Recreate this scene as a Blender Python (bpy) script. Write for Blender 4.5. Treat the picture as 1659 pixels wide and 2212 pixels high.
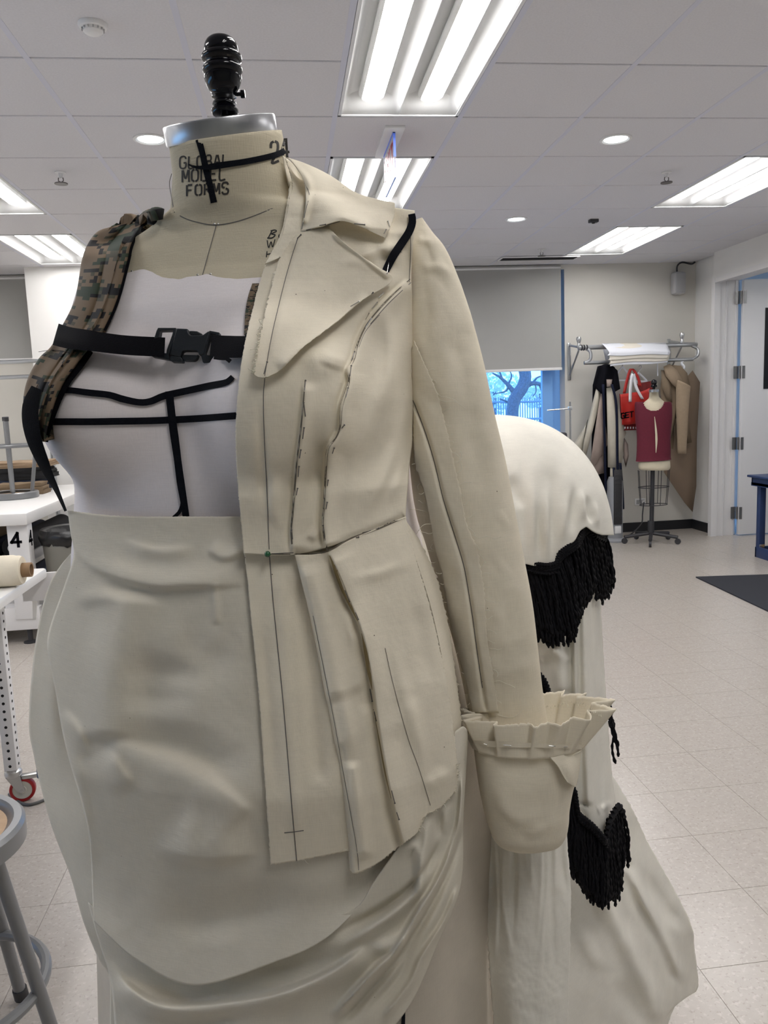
import bpy, bmesh, math, random
import numpy as np
from mathutils import Vector, Matrix, Euler
random.seed(7); np.random.seed(7)
for o in list(bpy.data.objects): bpy.data.objects.remove(o, do_unlink=True)
scene=bpy.context.scene
COL=scene.collection
# ---------------------------------------------------------------- camera
FL=1704.47; CX=829.5; CY=1106.0; CAMZ=1.475
YAW,PITCH,ROLL=.116838516,.134318446,-.0392301464
def _axes():
    cy,sy=math.cos(YAW),math.sin(YAW);cp,sp=math.cos(PITCH),math.sin(PITCH)
    f=np.array([sy*cp,cy*cp,-sp]); r=np.array([cy,-sy,0.]); u=np.cross(r,f)
    cr,sr=math.cos(ROLL),math.sin(ROLL)
    return cr*r+sr*u,-sr*r+cr*u,f
CR,CU,CF=_axes(); CAM=np.array([0,0,CAMZ])
def ray(px,py):
    px=np.asarray(px,float)[...,None];py=np.asarray(py,float)[...,None]
    return CF+CR*(px-CX)/FL-CU*(py-CY)/FL     # unit camera depth
def U(px,py,d): return CAM+ray(px,py)*np.asarray(d,float)[...,None]
def proj(P):
    W=np.asarray(P,float)-CAM; d=W@CF
    return CX+FL*(W@CR)/d, CY-FL*(W@CU)/d, d
def onplane(px,py,axis,val):
    r=ray(px,py); t=(val-CAM[axis])/r[...,axis]; return CAM+r*t[...,None]

cam_d=bpy.data.cameras.new('camera'); cam=bpy.data.objects.new('camera',cam_d); COL.objects.link(cam)
cam_d.sensor_fit='VERTICAL'; cam_d.sensor_height=24.0; cam_d.lens=FL/2212*24.0
cam_d.clip_start=.02; cam_d.clip_end=200
Mx=Matrix.Identity(4)
for k in range(3):
    Mx[k][0]=CR[k]; Mx[k][1]=CU[k]; Mx[k][2]=-CF[k]; Mx[k][3]=CAM[k]
cam.matrix_world=Mx
scene.camera=cam
# ---------------------------------------------------------------- world, exposure
world=bpy.data.worlds.new('world'); scene.world=world; world.use_nodes=True
wn=world.node_tree.nodes; wl=world.node_tree.links
bgn=wn['Background']
tc=wn.new('ShaderNodeTexCoord'); sep=wn.new('ShaderNodeSeparateXYZ'); rmp=wn.new('ShaderNodeValToRGB')
wl.new(tc.outputs['Generated'],sep.inputs[0]); wl.new(sep.outputs['Z'],rmp.inputs[0]); wl.new(rmp.outputs[0],bgn.inputs[0])
rmp.color_ramp.elements[0].color=(.22,.55,1,1); rmp.color_ramp.elements[1].color=(.10,.32,1,1)
bgn.inputs[1].default_value=2.2
vs=scene.view_settings
vs.view_transform='Standard'; vs.look='None'; vs.gamma=1.0; vs.use_curve_mapping=False
vs.exposure=0.80
LAMP=14.0          # strength of every fluorescent tube
ROOMH=2.847; BACKY=8.15
# ================================================================ helpers
def nt(name):
    m=bpy.data.materials.new(name); m.use_nodes=True
    return m,m.node_tree.nodes,m.node_tree.links,m.node_tree.nodes['Principled BSDF']
def mat(name,col,rough=.6,metal=0.,noise=0.,nscale=30.,bump=0.,bscale=200.,coords='Object',sheen=0.,spec=.5,stretch=None,coat=0.,transl=0.,col2=None):
    m,N,L,b=nt(name)
    b.inputs['Base Color'].default_value=(*col,1); b.inputs['Roughness'].default_value=rough
    b.inputs['Metallic'].default_value=metal; b.inputs['Specular IOR Level'].default_value=spec
    if sheen: b.inputs['Sheen Weight'].default_value=sheen
    if coat: b.inputs['Coat Weight'].default_value=coat; b.inputs['Coat Roughness'].default_value=.1
    t=N.new('ShaderNodeTexCoord'); src=t.outputs[coords]
    if stretch:
        mp=N.new('ShaderNodeMapping'); mp.inputs['Scale'].default_value=stretch; L.new(src,mp.inputs[0]); src=mp.outputs[0]
    if noise:
        n=N.new('ShaderNodeTexNoise'); n.inputs['Scale'].default_value=nscale; n.inputs['Detail'].default_value=4
        L.new(src,n.inputs['Vector'])
        r=N.new('ShaderNodeValToRGB'); L.new(n.outputs['Fac'],r.inputs[0])
        c2=col2 or tuple(max(0,c*(1-noise)) for c in col)
        r.color_ramp.elements[0].position=.3; r.color_ramp.elements[1].position=.7
        r.color_ramp.elements[0].color=(*c2,1); r.color_ramp.elements[1].color=(*tuple(min(1,c*(1+noise*.4)) for c in col),1)
        L.new(r.outputs[0],b.inputs['Base Color'])
    if bump:
        n2=N.new('ShaderNodeTexNoise'); n2.inputs['Scale'].default_value=bscale; n2.inputs['Detail'].default_value=3
        L.new(src,n2.inputs['Vector'])
        bp=N.new('ShaderNodeBump'); bp.inputs['Strength'].default_value=bump; bp.inputs['Distance'].default_value=.002
        L.new(n2.outputs['Fac'],bp.inputs['Height']); L.new(bp.outputs[0],b.inputs['Normal'])
    if transl:
        tr=N.new('ShaderNodeBsdfTranslucent'); tr.inputs[0].default_value=(col[0],col[1]*.96,col[2]*.8,1)
        mx=N.new('ShaderNodeMixShader'); mx.inputs[0].default_value=transl
        out=N['Material Output']; L.new(b.outputs[0],mx.inputs[1]); L.new(tr.outputs[0],mx.inputs[2]); L.new(mx.outputs[0],out.inputs[0])
    return m
def cloth_mat(name,col,weave=1400.,wb=.25,speck=0.,rough=.9,transl=.10,sheen=.0,var=.06):
    """plain weave: fine crossed threads in relief, faint slubs and specks in the colour"""
    m,N,L,b=nt(name)
    b.inputs['Roughness'].default_value=rough; b.inputs['Sheen Weight'].default_value=sheen; b.inputs['Specular IOR Level'].default_value=.25
    t=N.new('ShaderNodeTexCoord')
    n=N.new('ShaderNodeTexNoise'); n.inputs['Scale'].default_value=14; n.inputs['Detail'].default_value=5; L.new(t.outputs['Object'],n.inputs['Vector'])
    r=N.new('ShaderNodeValToRGB'); L.new(n.outputs['Fac'],r.inputs[0])
    r.color_ramp.elements[0].position=.35; r.color_ramp.elements[1].position=.65
    r.color_ramp.elements[0].color=(*[c*(1-var) for c in col],1); r.color_ramp.elements[1].color=(*[min(1,c*(1+var*.4)) for c in col],1)
    mp=N.new('ShaderNodeMapping'); mp.inputs['Scale'].default_value=(1,1,.06); L.new(t.outputs['Object'],mp.inputs[0])
    f=N.new('ShaderNodeTexNoise'); f.inputs['Scale'].default_value=900; f.inputs['Detail'].default_value=2; L.new(mp.outputs[0],f.inputs['Vector'])
    mp2=N.new('ShaderNodeMapping'); mp2.inputs['Scale'].default_value=(.06,.06,1); L.new(t.outputs['Object'],mp2.inputs[0])
    f2=N.new('ShaderNodeTexNoise'); f2.inputs['Scale'].default_value=900; f2.inputs['Detail'].default_value=2; L.new(mp2.outputs[0],f2.inputs['Vector'])
    ad=N.new('ShaderNodeMath'); ad.operation='ADD'; L.new(f.outputs['Fac'],ad.inputs[0]); L.new(f2.outputs['Fac'],ad.inputs[1])
    mr=N.new('ShaderNodeMapRange'); mr.inputs[1].default_value=.7; mr.inputs[2].default_value=1.3; mr.inputs[3].default_value=.965; mr.inputs[4].default_value=1.025
    L.new(ad.outputs[0],mr.inputs[0])
    mu=N.new('ShaderNodeMixRGB'); mu.blend_type='MULTIPLY'; mu.inputs[0].default_value=1; L.new(r.outputs[0],mu.inputs[1]); L.new(mr.outputs[0],mu.inputs[2])
    last=mu.outputs[0]
    if speck:
        v=N.new('ShaderNodeTexVoronoi'); v.inputs['Scale'].default_value=38; L.new(t.outputs['Object'],v.inputs['Vector'])
        lt=N.new('ShaderNodeMath'); lt.operation='LESS_THAN'; lt.inputs[1].default_value=.027*speck; L.new(v.outputs['Distance'],lt.inputs[0])
        m2=N.new('ShaderNodeMixRGB'); m2.inputs[2].default_value=(.16,.12,.08,1); L.new(lt.outputs[0],m2.inputs[0]); L.new(last,m2.inputs[1]); last=m2.outputs[0]
    L.new(last,b.inputs['Base Color'])
    bp=N.new('ShaderNodeBump'); bp.inputs['Strength'].default_value=wb; bp.inputs['Distance'].default_value=.0006
    L.new(ad.outputs[0],bp.inputs['Height']); L.new(bp.outputs[0],b.inputs['Normal'])
    if transl:
        tr=N.new('ShaderNodeBsdfTranslucent'); tr.inputs[0].default_value=(col[0],col[1]*.95,col[2]*.78,1)
        mx=N.new('ShaderNodeMixShader'); mx.inputs[0].default_value=transl
        L.new(b.outputs[0],mx.inputs[1]); L.new(tr.outputs[0],mx.inputs[2]); L.new(mx.outputs[0],N['Material Output'].inputs[0])
    return m
def emit(name,col,s):
    m,N,L,b=nt(name); b.inputs['Base Color'].default_value=(*col,1)
    b.inputs['Emission Color'].default_value=(*col,1); b.inputs['Emission Strength'].default_value=s
    return m
WORG={}
def worg(o): return WORG.get(o.name,Vector((0,0,0)))
def mesh(name,V,F,m,parent=None,smooth=True,uv=None,solid=0.,kind=None,auto=None,flip=False):
    """V in world coordinates, whatever the parent"""
    me=bpy.data.meshes.new(name); me.from_pydata([tuple(map(float,v)) for v in V],[],[tuple(int(i) for i in f) for f in F])
    me.update()
    if smooth: me.polygons.foreach_set('use_smooth',[True]*len(me.polygons))
    me.materials.append(m)
    if uv is not None:
        ul=me.uv_layers.new(name='UVMap')
        for p in me.polygons:
            for li in p.loop_indices: ul.data[li].uv=uv[me.loops[li].vertex_index]
    o=bpy.data.objects.new(name,me); COL.objects.link(o)
    if parent is not None:
        o.parent=parent; o.location=-worg(parent)
    WORG[o.name]=Vector((0,0,0))
    if solid:
        s=o.modifiers.new('thickness','SOLIDIFY'); s.thickness=abs(solid); s.offset=-1 if solid>0 else 1
    if auto:
        try: me.set_sharp_from_angle(angle=math.radians(auto))
        except Exception: pass
    if kind: o['kind']=kind
    return o
def thing(name,label,cat,loc=(0,0,0),group=None):
    o=bpy.data.objects.new(name,None); COL.objects.link(o); o.location=loc; o.empty_display_size=.05
    o['label']=label; o['category']=cat
    if group: o['group']=group
    WORG[o.name]=Vector(loc)
    return o
def tag(o,label,cat,group=None):
    o['label']=label; o['category']=cat
    if group: o['group']=group
    return o
def recentre(o):
    """origin of a lone mesh thing to its base centre"""
    me=o.data; n=len(me.vertices); a=np.empty(n*3,np.float32); me.vertices.foreach_get('co',a); a=a.reshape(-1,3)
    c=np.array([(a[:,0].min()+a[:,0].max())/2,(a[:,1].min()+a[:,1].max())/2,a[:,2].min()],np.float32)
    a-=c; me.vertices.foreach_set('co',a.ravel()); me.update(); o.location=Vector(o.location)+Vector(map(float,c))
    return o
class MB:
    def __init__(s): s.V=[]; s.F=[]
    def add(s,V,F):
        n=len(s.V); s.V+= [tuple(map(float,v)) for v in V]; s.F+=[tuple(int(i)+n for i in f) for f in F]; return s
    def box(s,c,d,rz=0.,M=None,bev=0.):
        c=np.array(c,float); h=np.array(d,float)/2
        if bev>0:
            bm=bmesh.new(); bmesh.ops.create_cube(bm,size=1); bmesh.ops.scale(bm,vec=[float(x) for x in d],verts=bm.verts)
            bmesh.ops.bevel(bm,geom=bm.edges[:],offset=bev,segments=2,affect='EDGES',profile=.5)
            V=np.array([v.co[:] for v in bm.verts]); bm.verts.index_update(); F=[[v.index for v in f.verts] for f in bm.faces]; bm.free()
        else:
            V=np.array([[x,y,z] for x in(-1,1) for y in(-1,1) for z in(-1,1)])*h
            F=[(0,1,3,2),(4,6,7,5),(0,4,5,1),(2,3,7,6),(0,2,6,4),(1,5,7,3)]
        if M is not None: V=V@np.array(M).T
        elif rz: V=V@np.array([[math.cos(rz),-math.sin(rz),0],[math.sin(rz),math.cos(rz),0],[0,0,1]]).T
        return s.add(V+c,F)
    def tube(s,P,r,n=10,caps=True,closed=False):
        P=np.array(P,float); k=len(P); r=np.broadcast_to(np.array(r,float),(k,))
        T=np.gradient(P,axis=0) if not closed else np.roll(P,-1,0)-np.roll(P,1,0)
        T/=np.linalg.norm(T,axis=1)[:,None]+1e-12
        u=np.array([0,0,1.]) if abs(T[0][2])<.9 else np.array([1.,0,0])
        V=[]
        for i in range(k):
            u=u-T[i]*(u@T[i]); u/=np.linalg.norm(u)+1e-12; w=np.cross(T[i],u)
            for j in range(n):
                a=2*math.pi*j/n; V.append(P[i]+r[i]*(math.cos(a)*u+math.sin(a)*w))
        F=[]
        for i in range(k if closed else k-1):
            i2=(i+1)%k
            for j in range(n):
                j2=(j+1)%n; F.append((i*n+j,i*n+j2,i2*n+j2,i2*n+j))
        if caps and not closed:
            F.append(tuple(range(n))[::-1]); F.append(tuple((k-1)*n+j for j in range(n)))
        return s.add(V,F)
    def lathe(s,prof,c,n=32,axis=None,caps=True):
        """prof list of (r,h) along axis from c"""
        ax=np.array(axis if axis is not None else (0,0,1),float); ax/=np.linalg.norm(ax)
        u=np.cross(ax,[0,1,0] if abs(ax[1])<.9 else [1,0,0]); u/=np.linalg.norm(u); w=np.cross(ax,u)
        V=[];F=[];k=len(prof)
        for (r,h) in prof:
            for j in range(n):
                a=2*math.pi*j/n; V.append(np.array(c)+ax*h+r*(math.cos(a)*u+math.sin(a)*w))
        for i in range(k-1):
            for j in range(n):
                j2=(j+1)%n; F.append((i*n+j,i*n+j2,(i+1)*n+j2,(i+1)*n+j))
        if caps: F.append(tuple(range(n))[::-1]); F.append(tuple((k-1)*n+j for j in range(n)))
        return s.add(V,F)
    def prism(s,poly,ext):
        """closed polygon of 3D points extruded by vector ext"""
        P=np.array(poly,float); n=len(P); e=np.array(ext,float)
        F=[tuple(range(n))[::-1],tuple(range(n,2*n))]
        for i in range(n): F.append((i,(i+1)%n,n+(i+1)%n,n+i))
        return s.add(np.vstack([P,P+e]),F)
    def build(s,name,m,parent=None,smooth=False,auto=35,**k):
        return mesh(name,s.V,s.F,m,parent,smooth=True,auto=auto,**k)
# ---- splines in pixel space
def cr(P,n,closed=False):
    P=np.array(P,float)
    if len(P)==1: return np.repeat(P,n,0)
    if len(P)==2:
        t=np.linspace(0,1,n)[:,None]; return P[0]*(1-t)+P[1]*t
    Q=np.vstack([2*P[0]-P[1],P,2*P[-1]-P[-2]]) if not closed else np.vstack([P[-1],P,P[0],P[1]])
    m=len(Q)-3
    d=np.linalg.norm(np.diff(P,axis=0)[:,:2],axis=1) if not closed else np.linalg.norm(np.diff(np.vstack([P,P[:1]]),axis=0)[:,:2],axis=1)
    cum=np.concatenate([[0],np.cumsum(d+1e-9)])
    s=np.linspace(0,cum[-1],n,endpoint=not closed); i=np.clip(np.searchsorted(cum,s,side='right')-1,0,m-1)
    t=((s-cum[i])/(cum[i+1]-cum[i]))[:,None]
    p0,p1,p2,p3=Q[i],Q[i+1],Q[i+2],Q[i+3]
    return .5*((2*p1)+(-p0+p2)*t+(2*p0-5*p1+4*p2-p3)*t*t+(-p0+3*p1-3*p2+p3)*t**3)
def cru(P,n):
    """uniform-parameter Catmull-Rom"""
    P=np.array(P,float)
    if len(P)==2:
        t=np.linspace(0,1,n)[:,None]; return P[0]*(1-t)+P[1]*t
    Q=np.vstack([2*P[0]-P[1],P,2*P[-1]-P[-2]]); m=len(P)-1
    s=np.linspace(0,m,n); i=np.clip(s.astype(int),0,m-1); t=(s-i)[:,None]
    p0,p1,p2,p3=Q[i],Q[i+1],Q[i+2],Q[i+3]
    return .5*((2*p1)+(-p0+p2)*t+(2*p0-5*p1+4*p2-p3)*t*t+(-p0+3*p1-3*p2+p3)*t**3)
def grid(rows,nu,nv):
    R=np.array([cr(r,nu) for r in rows])          # rows x nu x k
    w=R.mean(1); d=np.linalg.norm(np.diff(w,axis=0)[:,:2],axis=1); cum=np.concatenate([[0],np.cumsum(d)])/max(d.sum(),1e-9)
    k=R.shape[2]; out=np.zeros((nv,nu,k))
    s=np.linspace(0,1,nv); m=len(rows)-1
    if m==1: t=s[:,None,None]; return R[0]*(1-t)+R[1]*t
    i=np.clip(np.searchsorted(cum,s,side='right')-1,0,m-1); t=((s-cum[i])/(cum[i+1]-cum[i]))[:,None,None]
    Q=np.concatenate([2*R[:1]-R[1:2],R,2*R[-1:]-R[-2:-1]]); p0,p1,p2,p3=Q[i],Q[i+1],Q[i+2],Q[i+3]
    return .5*((2*p1)+(-p0+p2)*t+(2*p0-5*p1+4*p2-p3)*t*t+(-p0+3*p1-3*p2+p3)*t**3)
_NT=np.random.RandomState(3).rand(256,256)
def vnoise(x,y):
    x=np.asarray(x,float);y=np.asarray(y,float)
    i=np.floor(x).astype(int);j=np.floor(y).astype(int);u=x-i;v=y-j;u=u*u*(3-2*u);v=v*v*(3-2*v)
    g=lambda a,b:_NT[a%256,b%256]
    return (g(i,j)*(1-u)*(1-v)+g(i+1,j)*u*(1-v)+g(i,j+1)*(1-u)*v+g(i+1,j+1)*u*v)*2-1
def fbm(x,y,o=4):
    s=0;a=1.
    for k in range(o): s=s+a*vnoise(x*2**k+17*k,y*2**k+31*k); a*=.5
    return s/1.9
def polydist(px,py,poly):
    """distance, signed side (+ right of travel), arc parameter 0..1"""
    P=np.array(poly,float); best=np.full(px.shape,1e9); side=np.zeros(px.shape); par=np.zeros(px.shape)
    L=np.linalg.norm(np.diff(P,axis=0),axis=1); cum=np.concatenate([[0],np.cumsum(L)]); T=cum[-1]
    for k in range(len(P)-1):
        a=P[k];b=P[k+1];e=b-a;l2=e@e+1e-9
        t=np.clip(((px-a[0])*e[0]+(py-a[1])*e[1])/l2,0,1)
        dx=px-(a[0]+t*e[0]);dy=py-(a[1]+t*e[1]); d=np.hypot(dx,dy)
        s=np.sign(e[0]*dy-e[1]*dx)
        m=d<best; best=np.where(m,d,best); side=np.where(m,s,side); par=np.where(m,(cum[k]+t*L[k])/T,par)
    return best,side,par
def folds_disp(px,py,folds):
    """each fold: (poly, amplitude m, width on the left px, width on the right px, taper)"""
    out=np.zeros(px.shape)
    for f in folds:
        poly,amp,wl_,wr_=f[:4]; tp=f[4] if len(f)>4 else .15
        poly=cr(poly,max(12,len(poly)*5))[:,:2]
        d,s,t=polydist(px,py,poly)
        w=np.where(s>0,wr_,wl_)
        g=np.exp(-(d/w)**2)
        if tp>0:
            tp=tp if tp<.11 else max(tp,.38)
            a=np.clip(t/tp,0,1);b=np.clip((1-t)/tp,0,1); g=g*a*a*(3-2*a)*b*b*(3-2*b)
        out+=amp*g
    return out
def smooth_grid(D,it):
    for _ in range(it):
        E=np.pad(D,1,mode='edge'); E[0,:]=2*E[1,:]-E[2,:]; E[-1,:]=2*E[-2,:]-E[-3,:]; E[:,0]=2*E[:,1]-E[:,2]; E[:,-1]=2*E[:,-2]-E[:,-3]
        D=(E[1:-1,1:-1]*4+E[:-2,1:-1]+E[2:,1:-1]+E[1:-1,:-2]+E[1:-1,2:])/8
    return D
def gfaces(nv,nu,wrap=False):
    F=[]
    for i in range(nv-1):
        for j in range(nu if wrap else nu-1):
            j2=(j+1)%nu
            F.append((i*nu+j,(i+1)*nu+j,(i+1)*nu+j2,i*nu+j2))
    return F
def patch(name,rows,nu,nv,H,off,folds,m,parent=None,thick=.0012,sm=6,wr=(0.,40.),jit=(0,0,0,0),d0=.5,d1=1.6,post=None,uv=False,fs=1.5):
    """cloth panel: rows of control points (px,py[,extra lift]) laid on the form H at a lift, folds added as real relief;
    with H None the third number is the distance itself"""
    rows=[[tuple(p) if len(p)>2 else (*p,0.) for p in r] for r in rows]
    G=grid(rows,nu,nv); px,py,e=G[...,0],G[...,1],G[...,2]
    rj=np.random.RandomState(len(name)*7+nu)
    for k,sl in enumerate([(0,slice(None)),(-1,slice(None)),(slice(None),0),(slice(None),-1)]):   # frayed edges
        if jit[k]:
            if k<2: py[sl]+=rj.randn(nu)*jit[k]
            else: px[sl]+=rj.randn(nv)*jit[k]
    if H is None: D=e.copy()
    else:
        D,_=cast(H,px,py,off+e,d0,d1,60)
    if sm: D=smooth_grid(D,sm)
    if folds: D=D-folds_disp(px,py,folds)*fs
    if wr[0]: D=D-wr[0]*fbm(px/wr[1],py/wr[1])
    if post is not None: D=post(px,py,D)
    V=U(px,py,D).reshape(-1,3)
    uvs=None
    if uv: uvs=[(j/(nu-1),i/(nv-1)) for i in range(nv) for j in range(nu)]
    o=mesh(name,V,gfaces(nv,nu),m,parent,solid=thick,uv=uvs)
    # face the room: if the mean normal looks away from the camera, flip
    me=o.data; n=np.empty(len(me.polygons)*3,np.float32); me.polygons.foreach_get('normal',n); n=n.reshape(-1,3)
    c=np.empty(len(me.polygons)*3,np.float32); me.polygons.foreach_get('center',c); c=c.reshape(-1,3)
    if ((CAM-c)*n).sum(1).mean()<0: me.flip_normals()
    return o
def ribbon(name,P,width,H,off,m,parent=None,thick=.0012,n=None,nw=2,H_none_d=None,sm=3,mb=None,crown=0.,d0=.5,d1=1.6,closed_ends=True,curve=True):
    """flat tape lying on the form: pixel path, pixel width (number or list)"""
    P=np.array(P,float); L=np.linalg.norm(np.diff(P[:,:2],axis=0),axis=1).sum(); n=n or max(3,int(L/8))
    Q=cr(P,n) if curve else np.vstack([cr(P[i:i+2],max(2,n//(len(P)-1))) for i in range(len(P)-1)]); n=len(Q)
    w=np.interp(np.linspace(0,1,n),np.linspace(0,1,len(width)),width) if hasattr(width,'__len__') else np.full(n,width)
    T=np.gradient(Q[:,:2],axis=0); T/=np.linalg.norm(T,axis=1)[:,None]+1e-9; N=np.stack([-T[:,1],T[:,0]],1)
    s=np.linspace(-.5,.5,nw)
    px=Q[:,None,0]+N[:,None,0]*w[:,None]*s; py=Q[:,None,1]+N[:,None,1]*w[:,None]*s
    e=Q[:,2][:,None]+0*px if Q.shape[1]>2 else 0*px
    if H is None: D=e.copy()
    else: D,_=cast(H,px,py,off+e,d0,d1,60)
    if sm and n>4:
        for _ in range(sm): D[1:-1]=(D[:-2]+2*D[1:-1]+D[2:])/4
    D=D-crown*(1-(2*s)**2)
    V=U(px,py,D).reshape(-1,3); Vb=U(px,py,D+thick).reshape(-1,3)
    F=[(a,d,c,b) for a,b,c,d in gfaces(n,nw)]; k=n*nw
    F2=[tuple(k+i for i in f[::-1]) for f in F]
    rim=[]
    for i in range(n-1):
        a,b=i*nw,(i+1)*nw; rim.append((a,b,k+b,k+a)); a+=nw-1;b+=nw-1; rim.append((b,a,k+a,k+b))
    for j in range(nw-1):
        rim.append((j+1,j,k+j,k+j+1)); q=(n-1)*nw+j; rim.append((q,q+1,k+q+1,k+q))
    V=np.vstack([V,Vb]); F=F+F2+rim
    if mb is not None: mb.add(V,F); return None
    return mesh(name,V,F,m,parent,auto=40)
def tube_px(name,st,m,parent=None,nv=60,nu=36,flat=.7,folds=None,wr=(0,40),cap=True,uv=False,thick=0,back=None,pw=2.):
    """closed sleeve-like form: stations (left px, right px, left py, right py, distance[, flat]) -> round sections"""
    S=np.array([list(s)+([flat] if len(s)<6 else []) for s in st],float)
    w=S[:,2:4].mean(1)
    Q=cru(S,nv)
    V=np.zeros((nv,nu,3)); PX=np.zeros((nv,nu));PY=np.zeros((nv,nu))
    for i in range(nv):
        l=U(Q[i,0],Q[i,2],Q[i,4]); r=U(Q[i,1],Q[i,3],Q[i,4]); c=(l+r)/2; h=(r-l)/2
        view=c-CAM; view/=np.linalg.norm(view); hn=h/np.linalg.norm(h)
        f=np.cross(hn,[0,0,1.]); 
        if f@view>0: f=-f
        f/=np.linalg.norm(f); f=f*np.linalg.norm(h)*Q[i,5]
        a=np.linspace(0,2*math.pi,nu,endpoint=False)+math.pi     # starts at left, goes over the front
        ca,sa=np.cos(a),-np.sin(a)
        ca=np.sign(ca)*np.abs(ca)**(2/pw); sa=np.sign(sa)*np.abs(sa)**(2/pw)
        V[i]=c+ca[:,None]*h+sa[:,None]*f*-1
    x,y,d=proj(V.reshape(-1,3)); x=x.reshape(nv,nu);y=y.reshape(nv,nu);d=d.reshape(nv,nu)
    if folds or wr[0]:
        cen=V.mean(1,keepdims=True); out=V-cen; out/=np.linalg.norm(out,axis=2,keepdims=True)+1e-9
        vd=CAM-V; vd/=np.linalg.norm(vd,axis=2,keepdims=True); front=np.clip((out*vd).sum(2),0,1)**.5
        dd=np.zeros((nv,nu))
        if folds: dd+=folds_disp(x,y,folds)*front
        if wr[0]: dd+=wr[0]*fbm(x/wr[1],y/wr[1])*front
        V=V+out*dd[...,None]
    F=gfaces(nv,nu,True)
    if cap: F+= [tuple(range(nu)),tuple((nv-1)*nu+j for j in range(nu))[::-1]]
    uvs=[(j/nu,i/(nv-1)) for i in range(nv) for j in range(nu)] if uv else None
    o=mesh(name,V.reshape(-1,3),F,m,parent,uv=uvs,solid=thick)
    bm=bmesh.new(); bm.from_mesh(o.data); bmesh.ops.recalc_face_normals(bm,faces=bm.faces); bm.to_mesh(o.data); bm.free()
    o.data.polygons.foreach_set('use_smooth',[True]*len(o.data.polygons))
    return o
def copy_tree(o,parent=None):
    c=o.copy(); COL.objects.link(c)
    if parent is not None: c.parent=parent
    WORG[c.name]=worg(o)
    for ch in list(o.children): copy_tree(ch,c)
    return c
# ---- lettering drawn with strokes (unit box, y up)
GLY={'G':[[(.95,.8),(.75,1),(.3,1),(.05,.8),(.05,.2),(.3,0),(.7,0),(.92,.15),(.92,.45),(.6,.45)]],'L':[[(.1,1),(.1,0),(.85,0)]],
'O':[[(.42,1),(.1,.85),(.05,.5),(.1,.15),(.42,0)],[(.58,1),(.9,.85),(.95,.5),(.9,.15),(.58,0)]],
'B':[[(.1,0),(.1,1)],[(.25,1),(.7,1),(.85,.85),(.85,.65),(.7,.53),(.3,.53)],[(.3,.48),(.75,.48),(.92,.32),(.92,.15),(.75,0),(.25,0)]],
'A':[[(.02,0),(.42,1)],[(.58,1),(.98,0)],[(.3,.35),(.7,.35)]],'M':[[(.05,0),(.05,1)],[(.14,1),(.5,.3),(.86,1)],[(.95,1),(.95,0)]],
'D':[[(.1,0),(.1,1)],[(.26,1),(.65,1),(.92,.75),(.92,.25),(.65,0),(.26,0)]],'E':[[(.1,0),(.1,1)],[(.24,1),(.88,1)],[(.24,.52),(.75,.52)],[(.24,0),(.88,0)]],
'F':[[(.1,0),(.1,1)],[(.24,1),(.88,1)],[(.24,.52),(.75,.52)]],'R':[[(.1,0),(.1,1)],[(.25,1),(.75,1),(.9,.83),(.9,.65),(.75,.5),(.25,.5)],[(.55,.42),(.95,0)]],
'S':[[(.92,.8),(.75,1),(.28,1),(.08,.83),(.1,.64),(.44,.54)],[(.56,.48),(.88,.38),(.93,.18),(.75,0),(.25,0),(.05,.2)]],
'2':[[(.05,.72),(.15,.95),(.45,1)],[(.58,1),(.88,.9),(.93,.68),(.75,.42),(.1,0),(.95,0)]],'4':[[(.68,0),(.68,1)],[(.56,1),(.03,.3),(.5,.3)],[(.76,.3),(1,.3)]],
'T':[[(.02,1),(.98,1)],[(.5,.86),(.5,0)]],
'b':[[(.1,0),(.3,1)],[(.1,.95),(.6,1),(.85,.8),(.35,.55),(.85,.35),(.6,.02),(.0,.05)]],'u':[[(.15,.6),(.1,.15),(.4,0),(.75,.55)],[(.75,.55),(.72,.05),(1,.1)]],
'w':[[(0,1),(.2,0),(.5,.75),(.7,0),(1,1)]],'a':[[(.8,.6),(.3,.6),(.1,.25),(.35,0),(.75,.5)],[(.75,.5),(.75,.05),(1,.1)]],'h':[[(.1,0),(.15,1)],[(.85,0),(.9,1)],[(.1,.5),(.9,.55)]]}
def letters_px(name,items,H,off,m,parent,kind=None):
    """items: (char, origin px (lower left), x-vector, y-vector, stroke px)"""
    mb=MB()
    for ch,o,ux,uy,w in items:
        for st in GLY[ch]:
            P=[(o[0]+x*ux[0]+y*uy[0],o[1]+x*ux[1]+y*uy[1]) for x,y in st]
            ribbon('',P,w,H,off,m,thick=.0004,n=max(6,len(P)*5),mb=mb,sm=0,curve=len(P)>2)
    return mesh(name,mb.V,mb.F,m,parent,smooth=False)
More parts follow.
